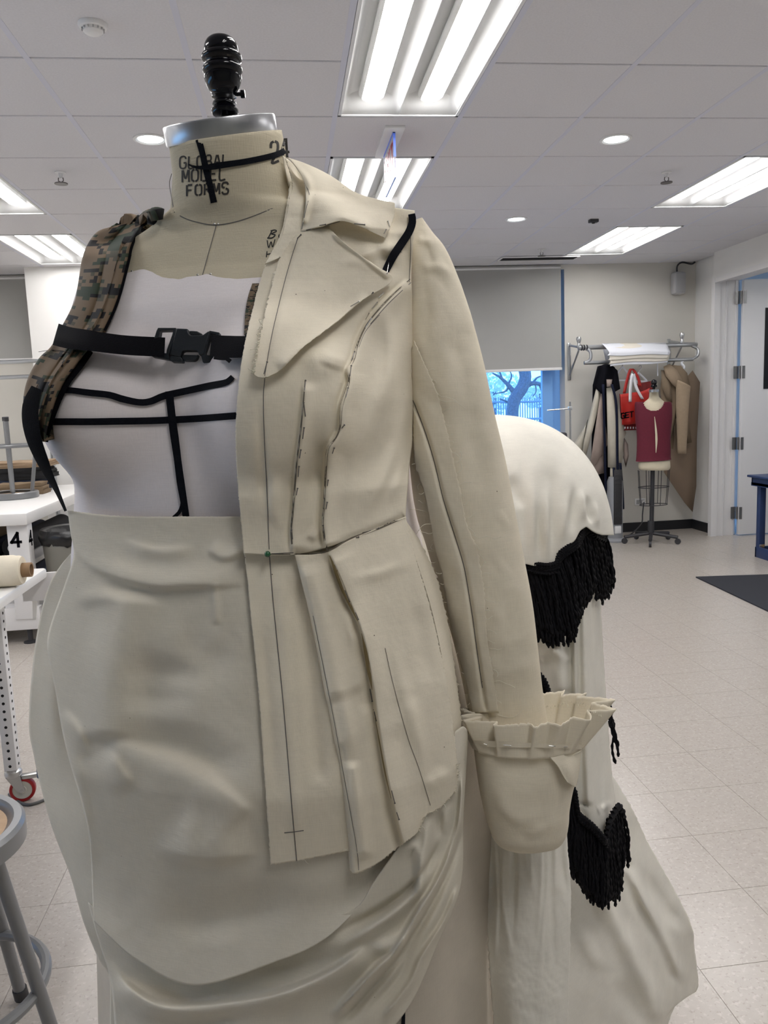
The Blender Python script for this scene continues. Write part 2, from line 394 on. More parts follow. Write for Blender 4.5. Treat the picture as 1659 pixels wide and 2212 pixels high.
# ================================================================ materials of the room
M_wall=mat('painted_wall',(.66,.64,.59),.85,noise=.03,nscale=3,bump=.05,bscale=300)
M_wall2=mat('painted_white_wall',(.78,.77,.75),.8,noise=.02,nscale=3)
M_tile_c=mat('mineral_ceiling_tile',(.69,.685,.715),.95,noise=.05,nscale=120,bump=.25,bscale=500)
M_bar=mat('ceiling_grid_metal',(.62,.63,.72),.5)
M_plenum=mat('plenum_grey',(.25,.25,.25),.9)
M_base=mat('black_rubber_base',(.012,.013,.016),.5)
M_trim=mat('white_door_paint',(.72,.71,.71),.5)
M_refl=mat('lamp_reflector_white',(.78,.79,.79),.45)
M_tube=emit('fluorescent_glow',(1,.975,.955),LAMP)
M_down=emit('downlight_glow',(.9,.97,1),5.0)
def floor_mat():
    m,N,L,b=nt('vinyl_floor')
    t=N.new('ShaderNodeNewGeometry')
    def ns(sc,det):
        n=N.new('ShaderNodeTexNoise'); n.inputs['Scale'].default_value=sc; n.inputs['Detail'].default_value=det; L.new(t.outputs['Position'],n.inputs['Vector']); return n.outputs['Fac']
    def mixc(f,lo,hi,a,b_,blend='MIX'):
        mr=N.new('ShaderNodeMapRange'); mr.inputs[1].default_value=lo; mr.inputs[2].default_value=hi; L.new(f,mr.inputs[0])
        x=N.new('ShaderNodeMixRGB'); L.new(mr.outputs[0],x.inputs[0])
        if isinstance(a,tuple): x.inputs[1].default_value=(*a,1)
        else: L.new(a,x.inputs[1])
        x.inputs[2].default_value=(*b_,1); return x.outputs[0]
    c=mixc(ns(28,2),.3,.7,(.445,.405,.365),(.475,.435,.395))
    c=mixc(ns(75,3),.56,.66,c,(.525,.485,.445))
    c=mixc(ns(95,2),.60,.68,c,(.385,.345,.305))
    L.new(c,b.inputs['Base Color']); b.inputs['Specular IOR Level'].default_value=.45; b.inputs['Roughness'].default_value=.24
    return m
M_floor=floor_mat(); M_seam=mat('floor_seam',(.27,.245,.22),.7)
def struct(name,mb,m,parent=None,**k):
    o=mb.build(name,m,parent,**k)
    if parent is None: o['kind']='structure'
    return o
XL,XR,YF=-5.0,4.38,-2.2
# ---------------------------------------------------------------- floor of vinyl tiles
fl=struct('floor',MB().box(((XL+7.5)/2,(YF+9.2)/2,-.06),(7.5-XL,9.2-YF,.114)),M_seam)
TS=.297; tl=[]
for i in range(-22,14):
    for j in range(-18,23):
        x=.98+TS*i; y=1.755+TS*j
        if x+TS<XL or y+TS<YF or y>BACKY or x>XR+.2: continue
        tl.append((x,y))
bev=.0005; g=.0003
def tile_geo(w):
    V=[(g,g,-.003),(w-g,g,-.003),(w-g,w-g,-.003),(g,w-g,-.003),(g+bev,g+bev,0),(w-g-bev,g+bev,0),(w-g-bev,w-g-bev,0),(g+bev,w-g-bev,0)]
    return V,[(4,5,6,7),(0,1,5,4),(1,2,6,5),(2,3,7,6),(3,0,4,7)]
cand=[];rest=[]
for (x,y) in tl:
    P=np.array([[x+TS*a,y+TS*b,0] for a in(0,.5,1) for b in(0,.5,1)]); px,py,d=proj(P)
    ok=(d>.3)&(px>-5)&(px<1664)&(py<2217)&(py>1140)
    vis=(ok&~((px>190)&(px<1190))&~((px>150)&(px<1290)&(py<1500))&~((px>1000)&(px<1440)&(py>1700))).any()
    (cand if vis else rest).append((float(d.mean()),x,y))
cand.sort(); keep=cand[:290]; rest+=cand[290:]
tv,tf=tile_geo(TS); tme=None
for d,x,y in keep:
    if tme is None:
        o=mesh('tile',tv,tf,M_floor,fl,smooth=False); tme=o.data; o.location=(x,y,0)
    else:
        o=bpy.data.objects.new('tile',tme); COL.objects.link(o); o.parent=fl; o.location=(x,y,0)
mb=MB()
for d,x,y in rest: mb.add([(a+x,b+y,c) for a,b,c in tv],tf)
mesh('outlying_tiles',mb.V,mb.F,M_floor,fl,smooth=False,kind='stuff')
struct('trim_5',MB().box((6.17,8.17,-.0012),(2.64,2.04,.002)).box((6.17,6.14,-.0012),(2.64,2.0,.002)),M_floor)   # floor of the room beyond the door
# ---------------------------------------------------------------- ceiling: grid, tiles, lamps
cl=struct('ceiling',MB().box(((XL+7.5)/2,(YF+9.2)/2,ROOMH+.21),(7.5-XL,9.2-YF,.1)),M_plenum)
C0X,C0Y,CS=-.915,3.368,.61
LAMPS=[(c,r) for c in(-6,-2,2,6) for r in(-7,-4,-1,2,5) if r>-7 or c==2]
lampcells={(c,r+k) for c,r in LAMPS for k in(0,1)}
vis_t=[];hid=MB();ctm={}
for i in range(-7,9):
    for j in range(-11,8):
        if (i,j) in lampcells: continue
        x0,x1=C0X+CS*i+.009,C0X+CS*(i+1)-.009; y0,y1=C0Y+CS*j+.0055,C0Y+CS*(j+1)-.0055
        x1=min(x1,4.37); y1=min(y1,BACKY); x0=max(x0,XL)
        if x1-x0<.03 or y1-y0<.03: continue
        P=np.array([[x0+(x1-x0)*a,y0+(y1-y0)*b,ROOMH] for a in np.linspace(0,1,7) for b in np.linspace(0,1,7)]); px,py,d=proj(P)
        ok=(d>.2)&(px>0)&(px<1659)&(py>0)&(py<575)
        ok&=~((px>200)&(px<900)&(py>470))&~((px>370)&(px<620)&(py>270))
        if ok.any():
            w,h=round(x1-x0,3),round(y1-y0,3); key=(w,h)
            if key not in ctm:
                bm=bmesh.new(); bmesh.ops.create_cube(bm,size=1); bmesh.ops.scale(bm,vec=(w,h,.016),verts=bm.verts)
                es=[e for e in bm.edges if all(v.co.z<0 for v in e.verts)]
                bmesh.ops.bevel(bm,geom=es,offset=.003,segments=1,affect='EDGES'); me=bpy.data.meshes.new('tile'); bm.to_mesh(me); bm.free(); me.materials.append(M_tile_c); ctm[key]=me
            o=bpy.data.objects.new('tile',ctm[key]); COL.objects.link(o); o.parent=cl; o.location=((x0+x1)/2,(y0+y1)/2,ROOMH+.008)
        else: hid.box(((x0+x1)/2,(y0+y1)/2,ROOMH+.008),(x1-x0,y1-y0,.016))
mesh('outlying_tiles',hid.V,hid.F,M_tile_c,cl,smooth=False,kind='stuff')
for i in range(-6,9):
    MB().box((C0X+CS*i,(YF+BACKY)/2,ROOMH+.004),(.024,BACKY-YF,.010)).build('grid_bar',M_bar,cl)
mb=MB()
for j in range(-10,8):
    y=C0Y+CS*j
    xs_=[(XL,4.37)]
    for c,r in LAMPS:
        if r+1==j:
            a,b=C0X+CS*c,C0X+CS*(c+1); xs_=[q for s0,s1 in xs_ for q in ((s0,min(s1,a)),(max(s0,b),s1)) if q[1]-q[0]>.01]
    for s0,s1 in xs_:
        if j>=-3: MB().box(((s0+s1)/2,y,ROOMH+.0185),(s1-s0,.016,.010)).build('cross_bar',M_bar,cl)
        else: mb.box(((s0+s1)/2,y,ROOMH+.0185),(s1-s0,.016,.010))
mb.build('outlying_bars',M_bar,cl,kind='stuff')
def fixture(c,r,label):
    x0,x1=C0X+CS*c+.014,C0X+CS*(c+1)-.014; y0,y1=C0Y+CS*r+.01,C0Y+CS*(r+2)-.01; z=ROOMH
    t=thing('ceiling_light',label,'ceiling light',((x0+x1)/2,(y0+y1)/2,z),'recessed two-lamp fluorescent ceiling lights')
    mb=MB(); f=.014
    mb.box((x0+f/2,(y0+y1)/2,z+.004),(f,y1-y0,.012)).box((x1-f/2,(y0+y1)/2,z+.004),(f,y1-y0,.012))
    mb.box(((x0+x1)/2,y0+f/2,z+.004),(x1-x0,f,.012)).box(((x0+x1)/2,y1-f/2,z+.004),(x1-x0,f,.012))
    mb.box(((x0+x1)/2,(y0+y1)/2,z+.115),(x1-x0,y1-y0,.01)).build('frame',M_refl,t)
    xm=(x0+x1)/2
    for a,b in((x0+f,xm),(xm,x1-f)):
        n=15;V=[];F=[]
        cx=(a+b)/2; hw=(b-a)/2
        for y,s in((y0+f,.0),(y0+f+.05,1.),(y1-f-.05,1.),(y1-f,.0)):
            for k in range(n):
                an=math.pi*k/(n-1); V.append((cx-hw*math.cos(an),y,z+.004+.095*s*math.sin(an)**.8))
        for i in range(3):
            for k in range(n-1): F.append((i*n+k,i*n+k+1,(i+1)*n+k+1,(i+1)*n+k))
        mesh('reflector',V,F,M_refl,t,smooth=True,auto=50,solid=.001)
        V=[];F=[];n=13; rw=.062; ys=[y0+f+.055,y0+f+.060,y0+f+.075,y0+f+.10]; ys=ys+[y0+y1-q for q in ys[::-1]]; sc=[.25,.6,.88,1,1,.88,.6,.25]
        for y,s in zip(ys,sc):
            for k in range(n):
                an=2*math.pi*k/n; V.append((cx+rw*s*math.cos(an),y,z+.062+.034*s*math.sin(an)))
        for i in range(len(ys)-1):
            for k in range(n): F.append((i*n+k,i*n+(k+1)%n,(i+1)*n+(k+1)%n,(i+1)*n+k))
        F+=[tuple(range(n))[::-1],tuple((len(ys)-1)*n+k for k in range(n))]
        lo=[f for f in F if np.mean([V[i][2] for i in f])<z+.046]; hi=[f for f in F if np.mean([V[i][2] for i in f])>=z+.046]
        lm=mesh('lamp',V,lo,M_tube,t,smooth=True); mesh('basket',V,hi,M_refl,lm,smooth=True)
    return t
LAB={(2,-1):'large ceiling light directly above and behind the black finial',(2,2):'ceiling light seen past the hanging exit sign and jacket collar',
(-2,2):'ceiling light cut by the left picture edge above the camouflage strap',(-2,5):'far ceiling light low beside the camouflage shoulder strap',
(6,2):'ceiling light cut by the right picture edge above the coat rack wall',(6,5):'smallest ceiling light, near the black slot diffuser and roller shade'}
for c,r in LAMPS: fixture(c,r,LAB.get((c,r),'recessed two-lamp fluorescent ceiling light over the rest of the sewing room'))
fixture(10,3,'added unseen fluorescent ceiling light for the room beyond the open door')  # unseen fixture, added to brighten the floor past the doorway
# ---------------------------------------------------------------- walls and windows
T=.2
W1=(.55,2.935,.85,2.80); W2=(-4.3,-2.33,2.10,2.80)
mb=MB()
def wallbox(x0,x1,z0,z1): mb.box(((x0+x1)/2,BACKY+T/2,(z0+z1)/2),(x1-x0,T,z1-z0))
H3=ROOMH+.16
wallbox(XL-.2,W2[0],0,H3); wallbox(W2[0],W2[1],0,W2[2]); wallbox(W2[0],W2[1],W2[3],H3); wallbox(W2[1],W1[0],0,H3); wallbox(W1[0],W1[1],0,W1[2]); wallbox(W1[0],W1[1],W1[3],H3); wallbox(W1[1],4.6,0,H3)
struct('wall_back',mb,M_wall)
mb=MB()
for y0,y1,z0,z1 in((YF,-.6,0,H3),(-.6,3.6,0,.95),(-.6,3.6,1.65,H3),(3.6,BACKY,0,H3)): mb.box((XL-.1,(y0+y1)/2,(z0+z1)/2),(.2,y1-y0,z1-z0))
struct('wall_left',mb,M_wall2)
M_wall3=mat('dark_unseen_wall',(.30,.31,.28),.85)  # wall out of view, its tone kept dark to cut frontal fill light
struct('wall_front',MB().box(((XL+4.6)/2,YF-.1,H3/2),(4.6-XL+.4,.2,H3)),M_wall3)
# right wall: short return beside the coat rack, the door header, the rest out of frame
DX=4.29
struct('wall_right',MB().box((XR+.1,7.9,H3/2),(.2,.5,H3)).box((DX+.125,6.8,(2.60+H3)/2),(.25,1.66,H3-2.60)).box((DX+.125,(YF+6.0)/2,H3/2),(.25,6.0-YF,H3)),M_wall2)
struct('trim_1',MB().box((-1.35,7.95,H3/2),(1.9,.4,H3)),M_wall2)      # shallow pier on the back wall
struct('baseboard_back',MB().box(((-.4+4.38)/2,BACKY-.008,.05),(4.78,.016,.10)),M_base)
struct('baseboard_right',MB().box((XR-.008,7.9,.05),(.016,.49,.10)),M_base)
# door frame and leaf
mb=MB(); 
for (xa,xb,yy) in((DX-.012,DX+.05,7.585),(DX+.05,DX+.115,7.600),(DX+.115,DX+.125,7.592),(DX+.125,DX+.215,7.606),(DX+.215,DX+.245,7.596)):
    mb.box(((xa+xb)/2,yy+.03,1.30),(xb-xa,.06,2.60))
mb.box((DX+.02,6.8,2.575),(.06,1.6,.05)).box((DX+.15,6.8,2.585),(.2,1.6,.03)).box((DX+.1,6.03,1.3),(.26,.06,2.6))
d1=struct('door_1',mb,M_trim)
M_leaf=mat('door_leaf_paint',(.73,.73,.74),.45); M_hinge=mat('dull_steel_hinge',(.22,.22,.22),.4,metal=.8)
lx0=DX+.268; lf=MB().box((lx0+.46,7.56,1.29),(.92,.045,2.56),bev=.003).build('door_leaf',M_leaf,d1)
for z in(2.40,1.665,.95,.235):
    m_=MB().box((DX+.225,7.583,z),(.045,.006,.125)).box((lx0+.012,7.534,z),(.028,.006,.125)); m_.tube([(DX+.255,7.565,z-.063),(DX+.255,7.565,z+.063)],.012,10); m_.build('hinge',M_hinge,d1)
vp=MB().box((lx0+.46-.02,7.535,1.89),(.42,.006,.80)); M_blk=mat('dark_glass',(.006,.007,.009),.08); vp.build('vision_panel',M_blk,d1)
# room beyond the door
struct('wall_4',MB().box((7.4,7.2,H3/2),(.2,4.0,H3)).box((5.95,5.3,H3/2),(3.1,.2,H3)),M_wall2)
struct('wall_5',MB().box((6.4,9.2,H3/2),(2.2,.1,H3)),M_wall2)
# windows
M_frame=mat('sky_tinted_window_frame',(.22,.48,.95),.45)  # blue glare of the sky is put into the frame colour
M_glass,N_,L_,b_=nt('window_glass')
tr_=N_.new('ShaderNodeBsdfTransparent'); gl_=N_.new('ShaderNodeBsdfGlossy'); gl_.inputs['Roughness'].default_value=.02; mx_=N_.new('ShaderNodeMixShader'); fr_=N_.new('ShaderNodeFresnel'); fr_.inputs[0].default_value=1.45
L_.new(fr_.outputs[0],mx_.inputs[0]); L_.new(tr_.outputs[0],mx_.inputs[1]); L_.new(gl_.outputs[0],mx_.inputs[2]); L_.new(mx_.outputs[0],N_['Material Output'].inputs[0])
M_shade=mat('grey_roller_fabric',(.40,.40,.385),.9,noise=.03,nscale=4,bump=.1,bscale=600)
M_wbar=mat('white_shade_bar',(.8,.8,.8),.5)
M_grey=mat('painted_grey_steel',(.42,.43,.45),.35,metal=.3)
def window(n,w,shade_z,gap,mull):
    x0,x1,z0,z1=w; y=BACKY+.15
    mb=MB(); f=.06
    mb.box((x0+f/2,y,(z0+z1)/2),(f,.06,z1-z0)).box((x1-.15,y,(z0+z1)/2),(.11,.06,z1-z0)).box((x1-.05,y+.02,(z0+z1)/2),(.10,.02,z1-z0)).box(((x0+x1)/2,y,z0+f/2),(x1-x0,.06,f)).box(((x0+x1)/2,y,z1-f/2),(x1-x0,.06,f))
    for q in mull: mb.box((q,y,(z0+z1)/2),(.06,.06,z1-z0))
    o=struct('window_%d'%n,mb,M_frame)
    MB().box(((x0+x1)/2-.05,y,(z0+z1)/2),(x1-x0-.1,.006,z1-z0)).build('pane',M_glass,o)
    MB().box(((x0+x1)/2,BACKY+.06,z0-.012),(x1-x0,.16,.024)).build('sill',M_trim,o)
    return o
w1=window(1,W1,1.79,.05,(1.5,)); w2=window(2,W2,2.05,0,())
def shade(label,x0,x1,zb,y=BACKY-.03):
    t=thing('roller_shade',label,'window shade',((x0+x1)/2,y,zb))
    MB().box(((x0+x1)/2,y,(zb+ROOMH-.01)/2),(x1-x0,.004,ROOMH-.01-zb)).build('shade_fabric',M_shade,t)
    MB().box(((x0+x1)/2,y,zb-.012),(x1-x0+.01,.016,.028),bev=.003).build('bottom_bar',M_wbar,t)
    m_=MB(); m_.tube([(x0,y+.012,ROOMH-.035),(x1,y+.012,ROOMH-.035)],.018,10); m_.build('roller',M_wbar,t)
    return t
shade('grey roller shade half drawn over the window showing the tree',W1[0]-.02,2.888,1.795)
shade('grey roller shade beside the white pier left of the dress form',-4.35,-2.33,2.06,BACKY-.03)
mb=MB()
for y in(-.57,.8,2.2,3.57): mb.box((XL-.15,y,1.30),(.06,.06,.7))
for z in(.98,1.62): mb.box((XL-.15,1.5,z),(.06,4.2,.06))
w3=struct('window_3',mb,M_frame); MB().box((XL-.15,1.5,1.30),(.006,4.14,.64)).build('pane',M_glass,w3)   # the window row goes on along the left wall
# outdoors
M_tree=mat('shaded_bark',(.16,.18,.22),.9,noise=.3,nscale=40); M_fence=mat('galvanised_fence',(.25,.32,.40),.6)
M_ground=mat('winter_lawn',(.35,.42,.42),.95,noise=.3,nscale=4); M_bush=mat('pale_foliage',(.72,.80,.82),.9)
struct('trim_6',MB().box((4,19,-1.0),(60,20,.1)),M_ground)
t=thing('street_tree','bare crooked tree outside the half shaded window','tree',tuple(U(1110,1310,13.0)))
def pxt(L,d,r):
    P=cr(L,max(8,len(L)*6)); D=d if not hasattr(d,'__len__') else d
    return [tuple(U(p[0],p[1],D)) for p in P],np.linspace(r[0],r[1],len(P))
mb=MB()
for L,r in [([(1112,1300),(1104,1150),(1103,1010),(1108,930),(1107,890),(1112,862),(1128,838),(1135,815),(1130,790),(1120,760)],(.115,.10))]:
    P,R=pxt(L,13.0,r); mb.tube(P,R,10)
mb.build('trunk',M_tree,t)
for L,r in [([(1130,838),(1150,828),(1172,832),(1185,845)],(.05,.015)),([(1112,850),(1098,832),(1080,815),(1064,806)],(.045,.012)),([(1133,808),(1150,792),(1160,775)],(.04,.02)),([(1100,832),(1092,845),(1072,850)],(.02,.008)),([(1150,828),(1162,815),(1178,812)],(.02,.008)),([(1110,880),(1095,868),(1080,862)],(.025,.01)),([(1165,831),(1172,850),(1178,862)],(.018,.006)),([(1085,818),(1078,800),(1070,785)],(.018,.006)),([(1155,826),(1158,845),(1150,858)],(.014,.006)),([(1098,830),(1105,812),(1098,795)],(.018,.008))]:
    P,R=pxt(L,13.0,r); m_=MB(); m_.tube(P,R,6); m_.build('branch',M_tree,t)
t=thing('picket_fence','metal picket fence behind the bare tree outside','fence',(float(U(1120,960,15.0)[0]),float(U(1120,960,15.0)[1]),-.95))
m_=MB(); 
for y in(868,905): m_.tube([tuple(U(1000,y+2,15)),tuple(U(1240,y-2,15))],.02,6)
m_.build('rail',M_fence,t); pm=None
for k in range(34):
    x=1035+k*5.2; a=U(x,860+random.uniform(-2,2),15.0); b=np.array([a[0],a[1],-.95]); m_=MB(); m_.tube([tuple(a),tuple(b)],.011,5); m_.build('picket',M_fence,t)
for k,(x,y,r,lab) in enumerate([(1075,845,.55,'pale leafy shrub outside, left of the crooked trunk'),(1160,850,.42,'pale leafy shrub outside, right of the crooked trunk')]):
    t=thing('shrub',lab,'shrub',(float(U(x,960,17)[0]),float(U(x,960,17)[1]),-.95),'shrubs outside the window')
    bm=bmesh.new(); c=U(x+(k*14-7),y,17.0+k*1.5); rs=np.random.RandomState(k)
    m_=MB()
    for q in range(500):
        v=rs.randn(3); v/=np.linalg.norm(v); p=np.array(c)+v*r*rs.rand()**.4*np.array([1.2,.5,.9]); s=.05*rs.uniform(.6,1.3); a=rs.rand()*6
        e1=np.array([math.cos(a),0,math.sin(a)])*s; e2=np.array([-math.sin(a),.4,math.cos(a)])*s*.6
        m_.add([p-e1,p-e2,p+e1,p+e2],[(0,1,2,3)])
    q_=MB(); q_.tube([tuple(c),(float(c[0]),float(c[1]),-.96)],.05,8); q_.build('stem',M_tree,t)
    mesh('foliage',m_.V,m_.F,M_bush,t,smooth=False,kind='stuff')
# ================================================================ the dress form and what it wears
# ---- dress form frame: local l (its left), f (forward), z
PHI=math.radians(24)
BF=np.array([-math.sin(PHI),-math.cos(PHI),0.]); BL=np.array([-BF[1],BF[0],0.])
BA=np.array([-0.053,1.045,0.])
def toloc(P):
    P=np.asarray(P,float)-BA
    return P@BL,P@BF,P[...,2]
def tow(l,f,z):
    l=np.asarray(l,float)[...,None];f=np.asarray(f,float)[...,None];z=np.asarray(z,float)[...,None]
    return BA+BL*l+BF*f+np.array([0,0,1.])*z
# z, a, bf, bb, cl, cf, n
BT=np.array([
[0.95,.250,.19,.20,-.01,0,2.2],
[1.20,.242,.18,.18,-.01,0,2.2],
[1.30,.232,.168,.16,-.01,.0,2.2],
[1.37,.222,.158,.15,-.01,.0,2.2],
[1.43,.218,.150,.15,-.008,.0,2.3],
[1.48,.218,.145,.155,-.006,.0,2.4],
[1.54,.220,.135,.155,-.008,-.005,2.4],
[1.60,.222,.120,.15,-.012,-.010,2.5],
[1.645,.219,.100,.13,-.008,-.015,2.4],
[1.672,.207,.088,.105,0,-.012,2.2],
[1.690,.170,.079,.085,0.004,-.008,2.0],
[1.704,.128,.075,.075,0.008,-.002,2.0],
[1.722,.084,.074,.068,0.010,.006,2.0],
[1.76,.0715,.0705,.066,0.010,.015,2.0],
[1.82,.0675,.067,.066,0.008,.025,2.0],
[1.90,.066,.066,.066,0.006,.038,2.0]])
KT=np.array([
[0.0,.33,.26,.30,0,0,2.0],
[0.5,.30,.225,.30,0,0,2.0],
[0.80,.285,.208,.28,0,0,2.0],
[0.95,.288,.212,.26,0,0,2.1],
[1.07,.288,.222,.25,0,0,2.1],
[1.17,.280,.205,.24,-.005,0,2.1],
[1.24,.262,.193,.22,-.008,0,2.1],
[1.30,.245,.180,.19,-.010,0,2.2],
[1.345,.232,.170,.17,-.012,0,2.2],
[1.42,.228,.163,.16,-.012,.0,2.2]])
def btab(z,BT=BT):
    z=np.clip(z,BT[0,0],BT[-1,0])
    return [np.interp(z,BT[:,0],BT[:,k]) for k in range(1,7)]
def Htab(P,tab):
    l,f,z=toloc(P); a,bf,bb,cl,cf,n=btab(z,tab)
    x=np.abs(l-cl)/a; y=f-cf; b=np.where(y>0,bf,bb); y=np.abs(y)/b
    rho=(x**n+y**n+1e-12)**(1/n); r=np.sqrt((l-cl)**2+(f-cf)**2)+1e-9
    return r-r/np.maximum(rho,1e-6)
def HK(P): return Htab(P,KT)
def smin(a,b,k):
    h=np.clip(.5+.5*(b-a)/k,0,1)
    return b*(1-h)+a*h-k*h*(1-h)
BUST=[(-.120,.092,1.475,.088,.098,.088),(.105,.095,1.475,.088,.098,.088)]
def HB(P):
    l,f,z=toloc(P); h=Htab(P,BT)
    for (bl,bfw,bz,ra,rb,rc) in BUST:
        q=np.sqrt(((l-bl)/ra)**2+((f-bfw)/rb)**2+((z-bz)/rc)**2)
        h=smin(h,(q-1)*min(ra,rb,rc),.035)
    return h
def capsule(P,A,B,ra,rb):
    A=np.array(A);B=np.array(B); e=B-A; t=np.clip(((P-A)@e)/(e@e),0,1)
    return np.linalg.norm(P-A-t[...,None]*e,axis=-1)-(ra+(rb-ra)*t)
SH1=U(668,478,1.03); SH2=U(862,520,.975)
def HJ(P):
    """what the jacket lies on: the form with its padded left shoulder, easing into the skirt"""
    P=np.asarray(P,float)
    h=smin(HB(P),capsule(P,SH1,SH2,.030,.036),.03)
    return smin(h,HK(P)+np.maximum(P[...,2]-1.385,0)*.8,.05)
def cast(Hf,px,py,off=0.,d0=.5,d1=1.5,n=90):
    """pixel rays -> first hit of Hf==off ; misses take the closest approach"""
    px,py,off=np.broadcast_arrays(np.asarray(px,float),np.asarray(py,float),np.asarray(off,float))
    ds=np.linspace(d0,d1,n)
    R=ray(px,py)
    best=None
    vals=np.stack([Hf(CAM+R*d) for d in ds],0)-off[None]
    neg=vals<0
    hit=neg.any(0); i=np.argmax(neg,0); i=np.maximum(i,1)
    lo=ds[i-1].copy(); hi=ds[i].copy()
    for _ in range(22):
        m=(lo+hi)/2; v=Hf(CAM+R*m[...,None])-off
        lo=np.where(v<0,lo,m); hi=np.where(v<0,m,hi)
    j=np.argmin(vals,0)
    jm=np.clip(j,1,n-2)
    # parabola refine of minimum
    v0=np.take_along_axis(vals,(jm-1)[None],0)[0];v1=np.take_along_axis(vals,jm[None],0)[0];v2=np.take_along_axis(vals,(jm+1)[None],0)[0]
    den=v0-2*v1+v2; sh=np.where(np.abs(den)>1e-9,.5*(v0-v2)/np.where(np.abs(den)>1e-9,den,1),0)
    dm=ds[jm]+np.clip(sh,-1,1)*(ds[1]-ds[0])
    return np.where(hit,hi,dm),hit

from mathutils.bvhtree import BVHTree
class Surf:
    """depth of built meshes along pixel rays, for laying tapes, pins and pencil lines on them"""
    def __init__(s,objs):
        V=[];F=[]
        for o in objs:
            n=len(V); M=o.matrix_basis if o.parent is None else Matrix.Translation(Vector(o.location)+worg(o.parent))
            V+=[M@v.co for v in o.data.vertices]; F+=[tuple(i+n for i in p.vertices) for p in o.data.polygons]
        s.b=BVHTree.FromPolygons(V,F)
    def cast(s,px,py):
        R=ray(px,py).reshape(-1,3); out=np.full(len(R),np.nan); C=Vector(CAM)
        for i,r in enumerate(R):
            v=Vector(r); h=s.b.ray_cast(C,v.normalized())
            if h[0] is not None: out[i]=h[3]/v.length
        ok=~np.isnan(out)
        if not ok.any(): out[:]=1.0
        elif not ok.all():
            idx=np.where(ok)[0]; miss=np.where(~ok)[0]; out[miss]=out[idx[np.abs(idx[None]-miss[:,None]).argmin(1)]]
        return out.reshape(np.shape(px))
_cast0=cast
def cast(H,px,py,off=0.,d0=.5,d1=1.5,n=90):
    if isinstance(H,Surf): return H.cast(np.asarray(px,float),np.asarray(py,float))-off,None
    return _cast0(H,px,py,off,d0,d1,n)
MUS=(.86,.79,.645)
M_muslin=cloth_mat('unbleached_muslin',MUS,speck=1.)
M_muslin2=cloth_mat('muslin_skirt',(.77,.72,.61),speck=.7)
M_under=cloth_mat('underskirt_cotton',(.62,.56,.47),transl=.05)
M_white=cloth_mat('white_skirt_cotton',(.91,.88,.80),wb=.15)
M_jersey=cloth_mat('white_jersey',(.84,.79,.795),wb=.12,transl=0,var=.02)
M_linen=cloth_mat('form_linen',(.60,.54,.405),wb=.6,speck=.6,transl=0)
M_black=mat('black_twill_tape',(.006,.007,.011),.9,bump=.4,bscale=900,spec=.12)
M_web=mat('black_nylon_webbing',(.005,.005,.007),.9,bump=.6,bscale=700,spec=.08)
M_plastic=mat('black_buckle_plastic',(.010,.014,.019),.5,bump=.1,bscale=400)
M_gloss=mat('black_enamel',(.003,.003,.005),.10,spec=.35)
M_chrome=mat('brushed_neck_plate',(.50,.51,.53),.32,metal=1.,stretch=(1,1,.05),noise=.1,nscale=60)
M_ink=mat('black_stencil_ink',(.035,.032,.03),.8); M_ink2=mat('marker_ink',(.02,.02,.02),.8)
M_pencil=mat('pencil_graphite',(.13,.12,.11),.6)
M_pin=mat('steel_pin',(.75,.75,.74),.25,metal=1.)
M_pind=mat('dark_steel_pin',(.2,.19,.18),.3,metal=1.)
M_green=mat('green_pin_head',(.01,.10,.035),.15,coat=.5)
M_thread=mat('cotton_thread',(.80,.75,.62),.9)
def camo_mat():
    m,N,L,b=nt('digital_camouflage'); b.inputs['Roughness'].default_value=.85
    uv=N.new('ShaderNodeTexCoord'); src=uv.outputs['UV']
    def layer(cells,scale,off,thr):
        mp=N.new('ShaderNodeMapping'); mp.inputs['Scale'].default_value=cells; L.new(src,mp.inputs[0])
        fl_=N.new('ShaderNodeVectorMath'); fl_.operation='FLOOR'; L.new(mp.outputs[0],fl_.inputs[0])
        ad=N.new('ShaderNodeVectorMath'); ad.operation='ADD'; ad.inputs[1].default_value=off; L.new(fl_.outputs[0],ad.inputs[0])
        m2=N.new('ShaderNodeMapping'); m2.inputs['Scale'].default_value=scale; L.new(ad.outputs[0],m2.inputs[0])
        n=N.new('ShaderNodeTexNoise'); n.inputs['Scale'].default_value=1; n.inputs['Detail'].default_value=2.5; n.inputs['Roughness'].default_value=.6; L.new(m2.outputs[0],n.inputs['Vector'])
        g_=N.new('ShaderNodeMath'); g_.operation='GREATER_THAN'; g_.inputs[1].default_value=thr; L.new(n.outputs['Fac'],g_.inputs[0]); return g_.outputs[0]
    C=(12,70,1)
    def mix(f,a,col):
        x=N.new('ShaderNodeMixRGB'); L.new(f,x.inputs[0]); x.inputs[2].default_value=(*col,1)
        if isinstance(a,tuple): x.inputs[1].default_value=(*a,1)
        else: L.new(a,x.inputs[1])
        return x.outputs[0]
    c=mix(layer(C,(.13,.17,1),(3.5,9.5,0),.55),(.185,.130,.082),(.036,.052,.033))
    c=mix(layer(C,(.2,.3,1),(50.5,20.5,0),.60),c,(.075,.07,.045))
    c=mix(layer(C,(.14,.24,1),(90.5,70.5,0),.56),c,(.008,.008,.010))
    c=mix(layer(C,(.5,.6,1),(10.5,120.5,0),.72),c,(.15,.125,.085))
    L.new(c,b.inputs['Base Color'])
    w=N.new('ShaderNodeTexWave'); w.inputs['Scale'].default_value=60; w.bands_direction='DIAGONAL'; L.new(src,w.inputs['Vector'])
    bp=N.new('ShaderNodeBump'); bp.inputs['Strength'].default_value=.15; bp.inputs['Distance'].default_value=.001; L.new(w.outputs['Fac'],bp.inputs['Height']); L.new(bp.outputs[0],b.inputs['Normal'])
    return m
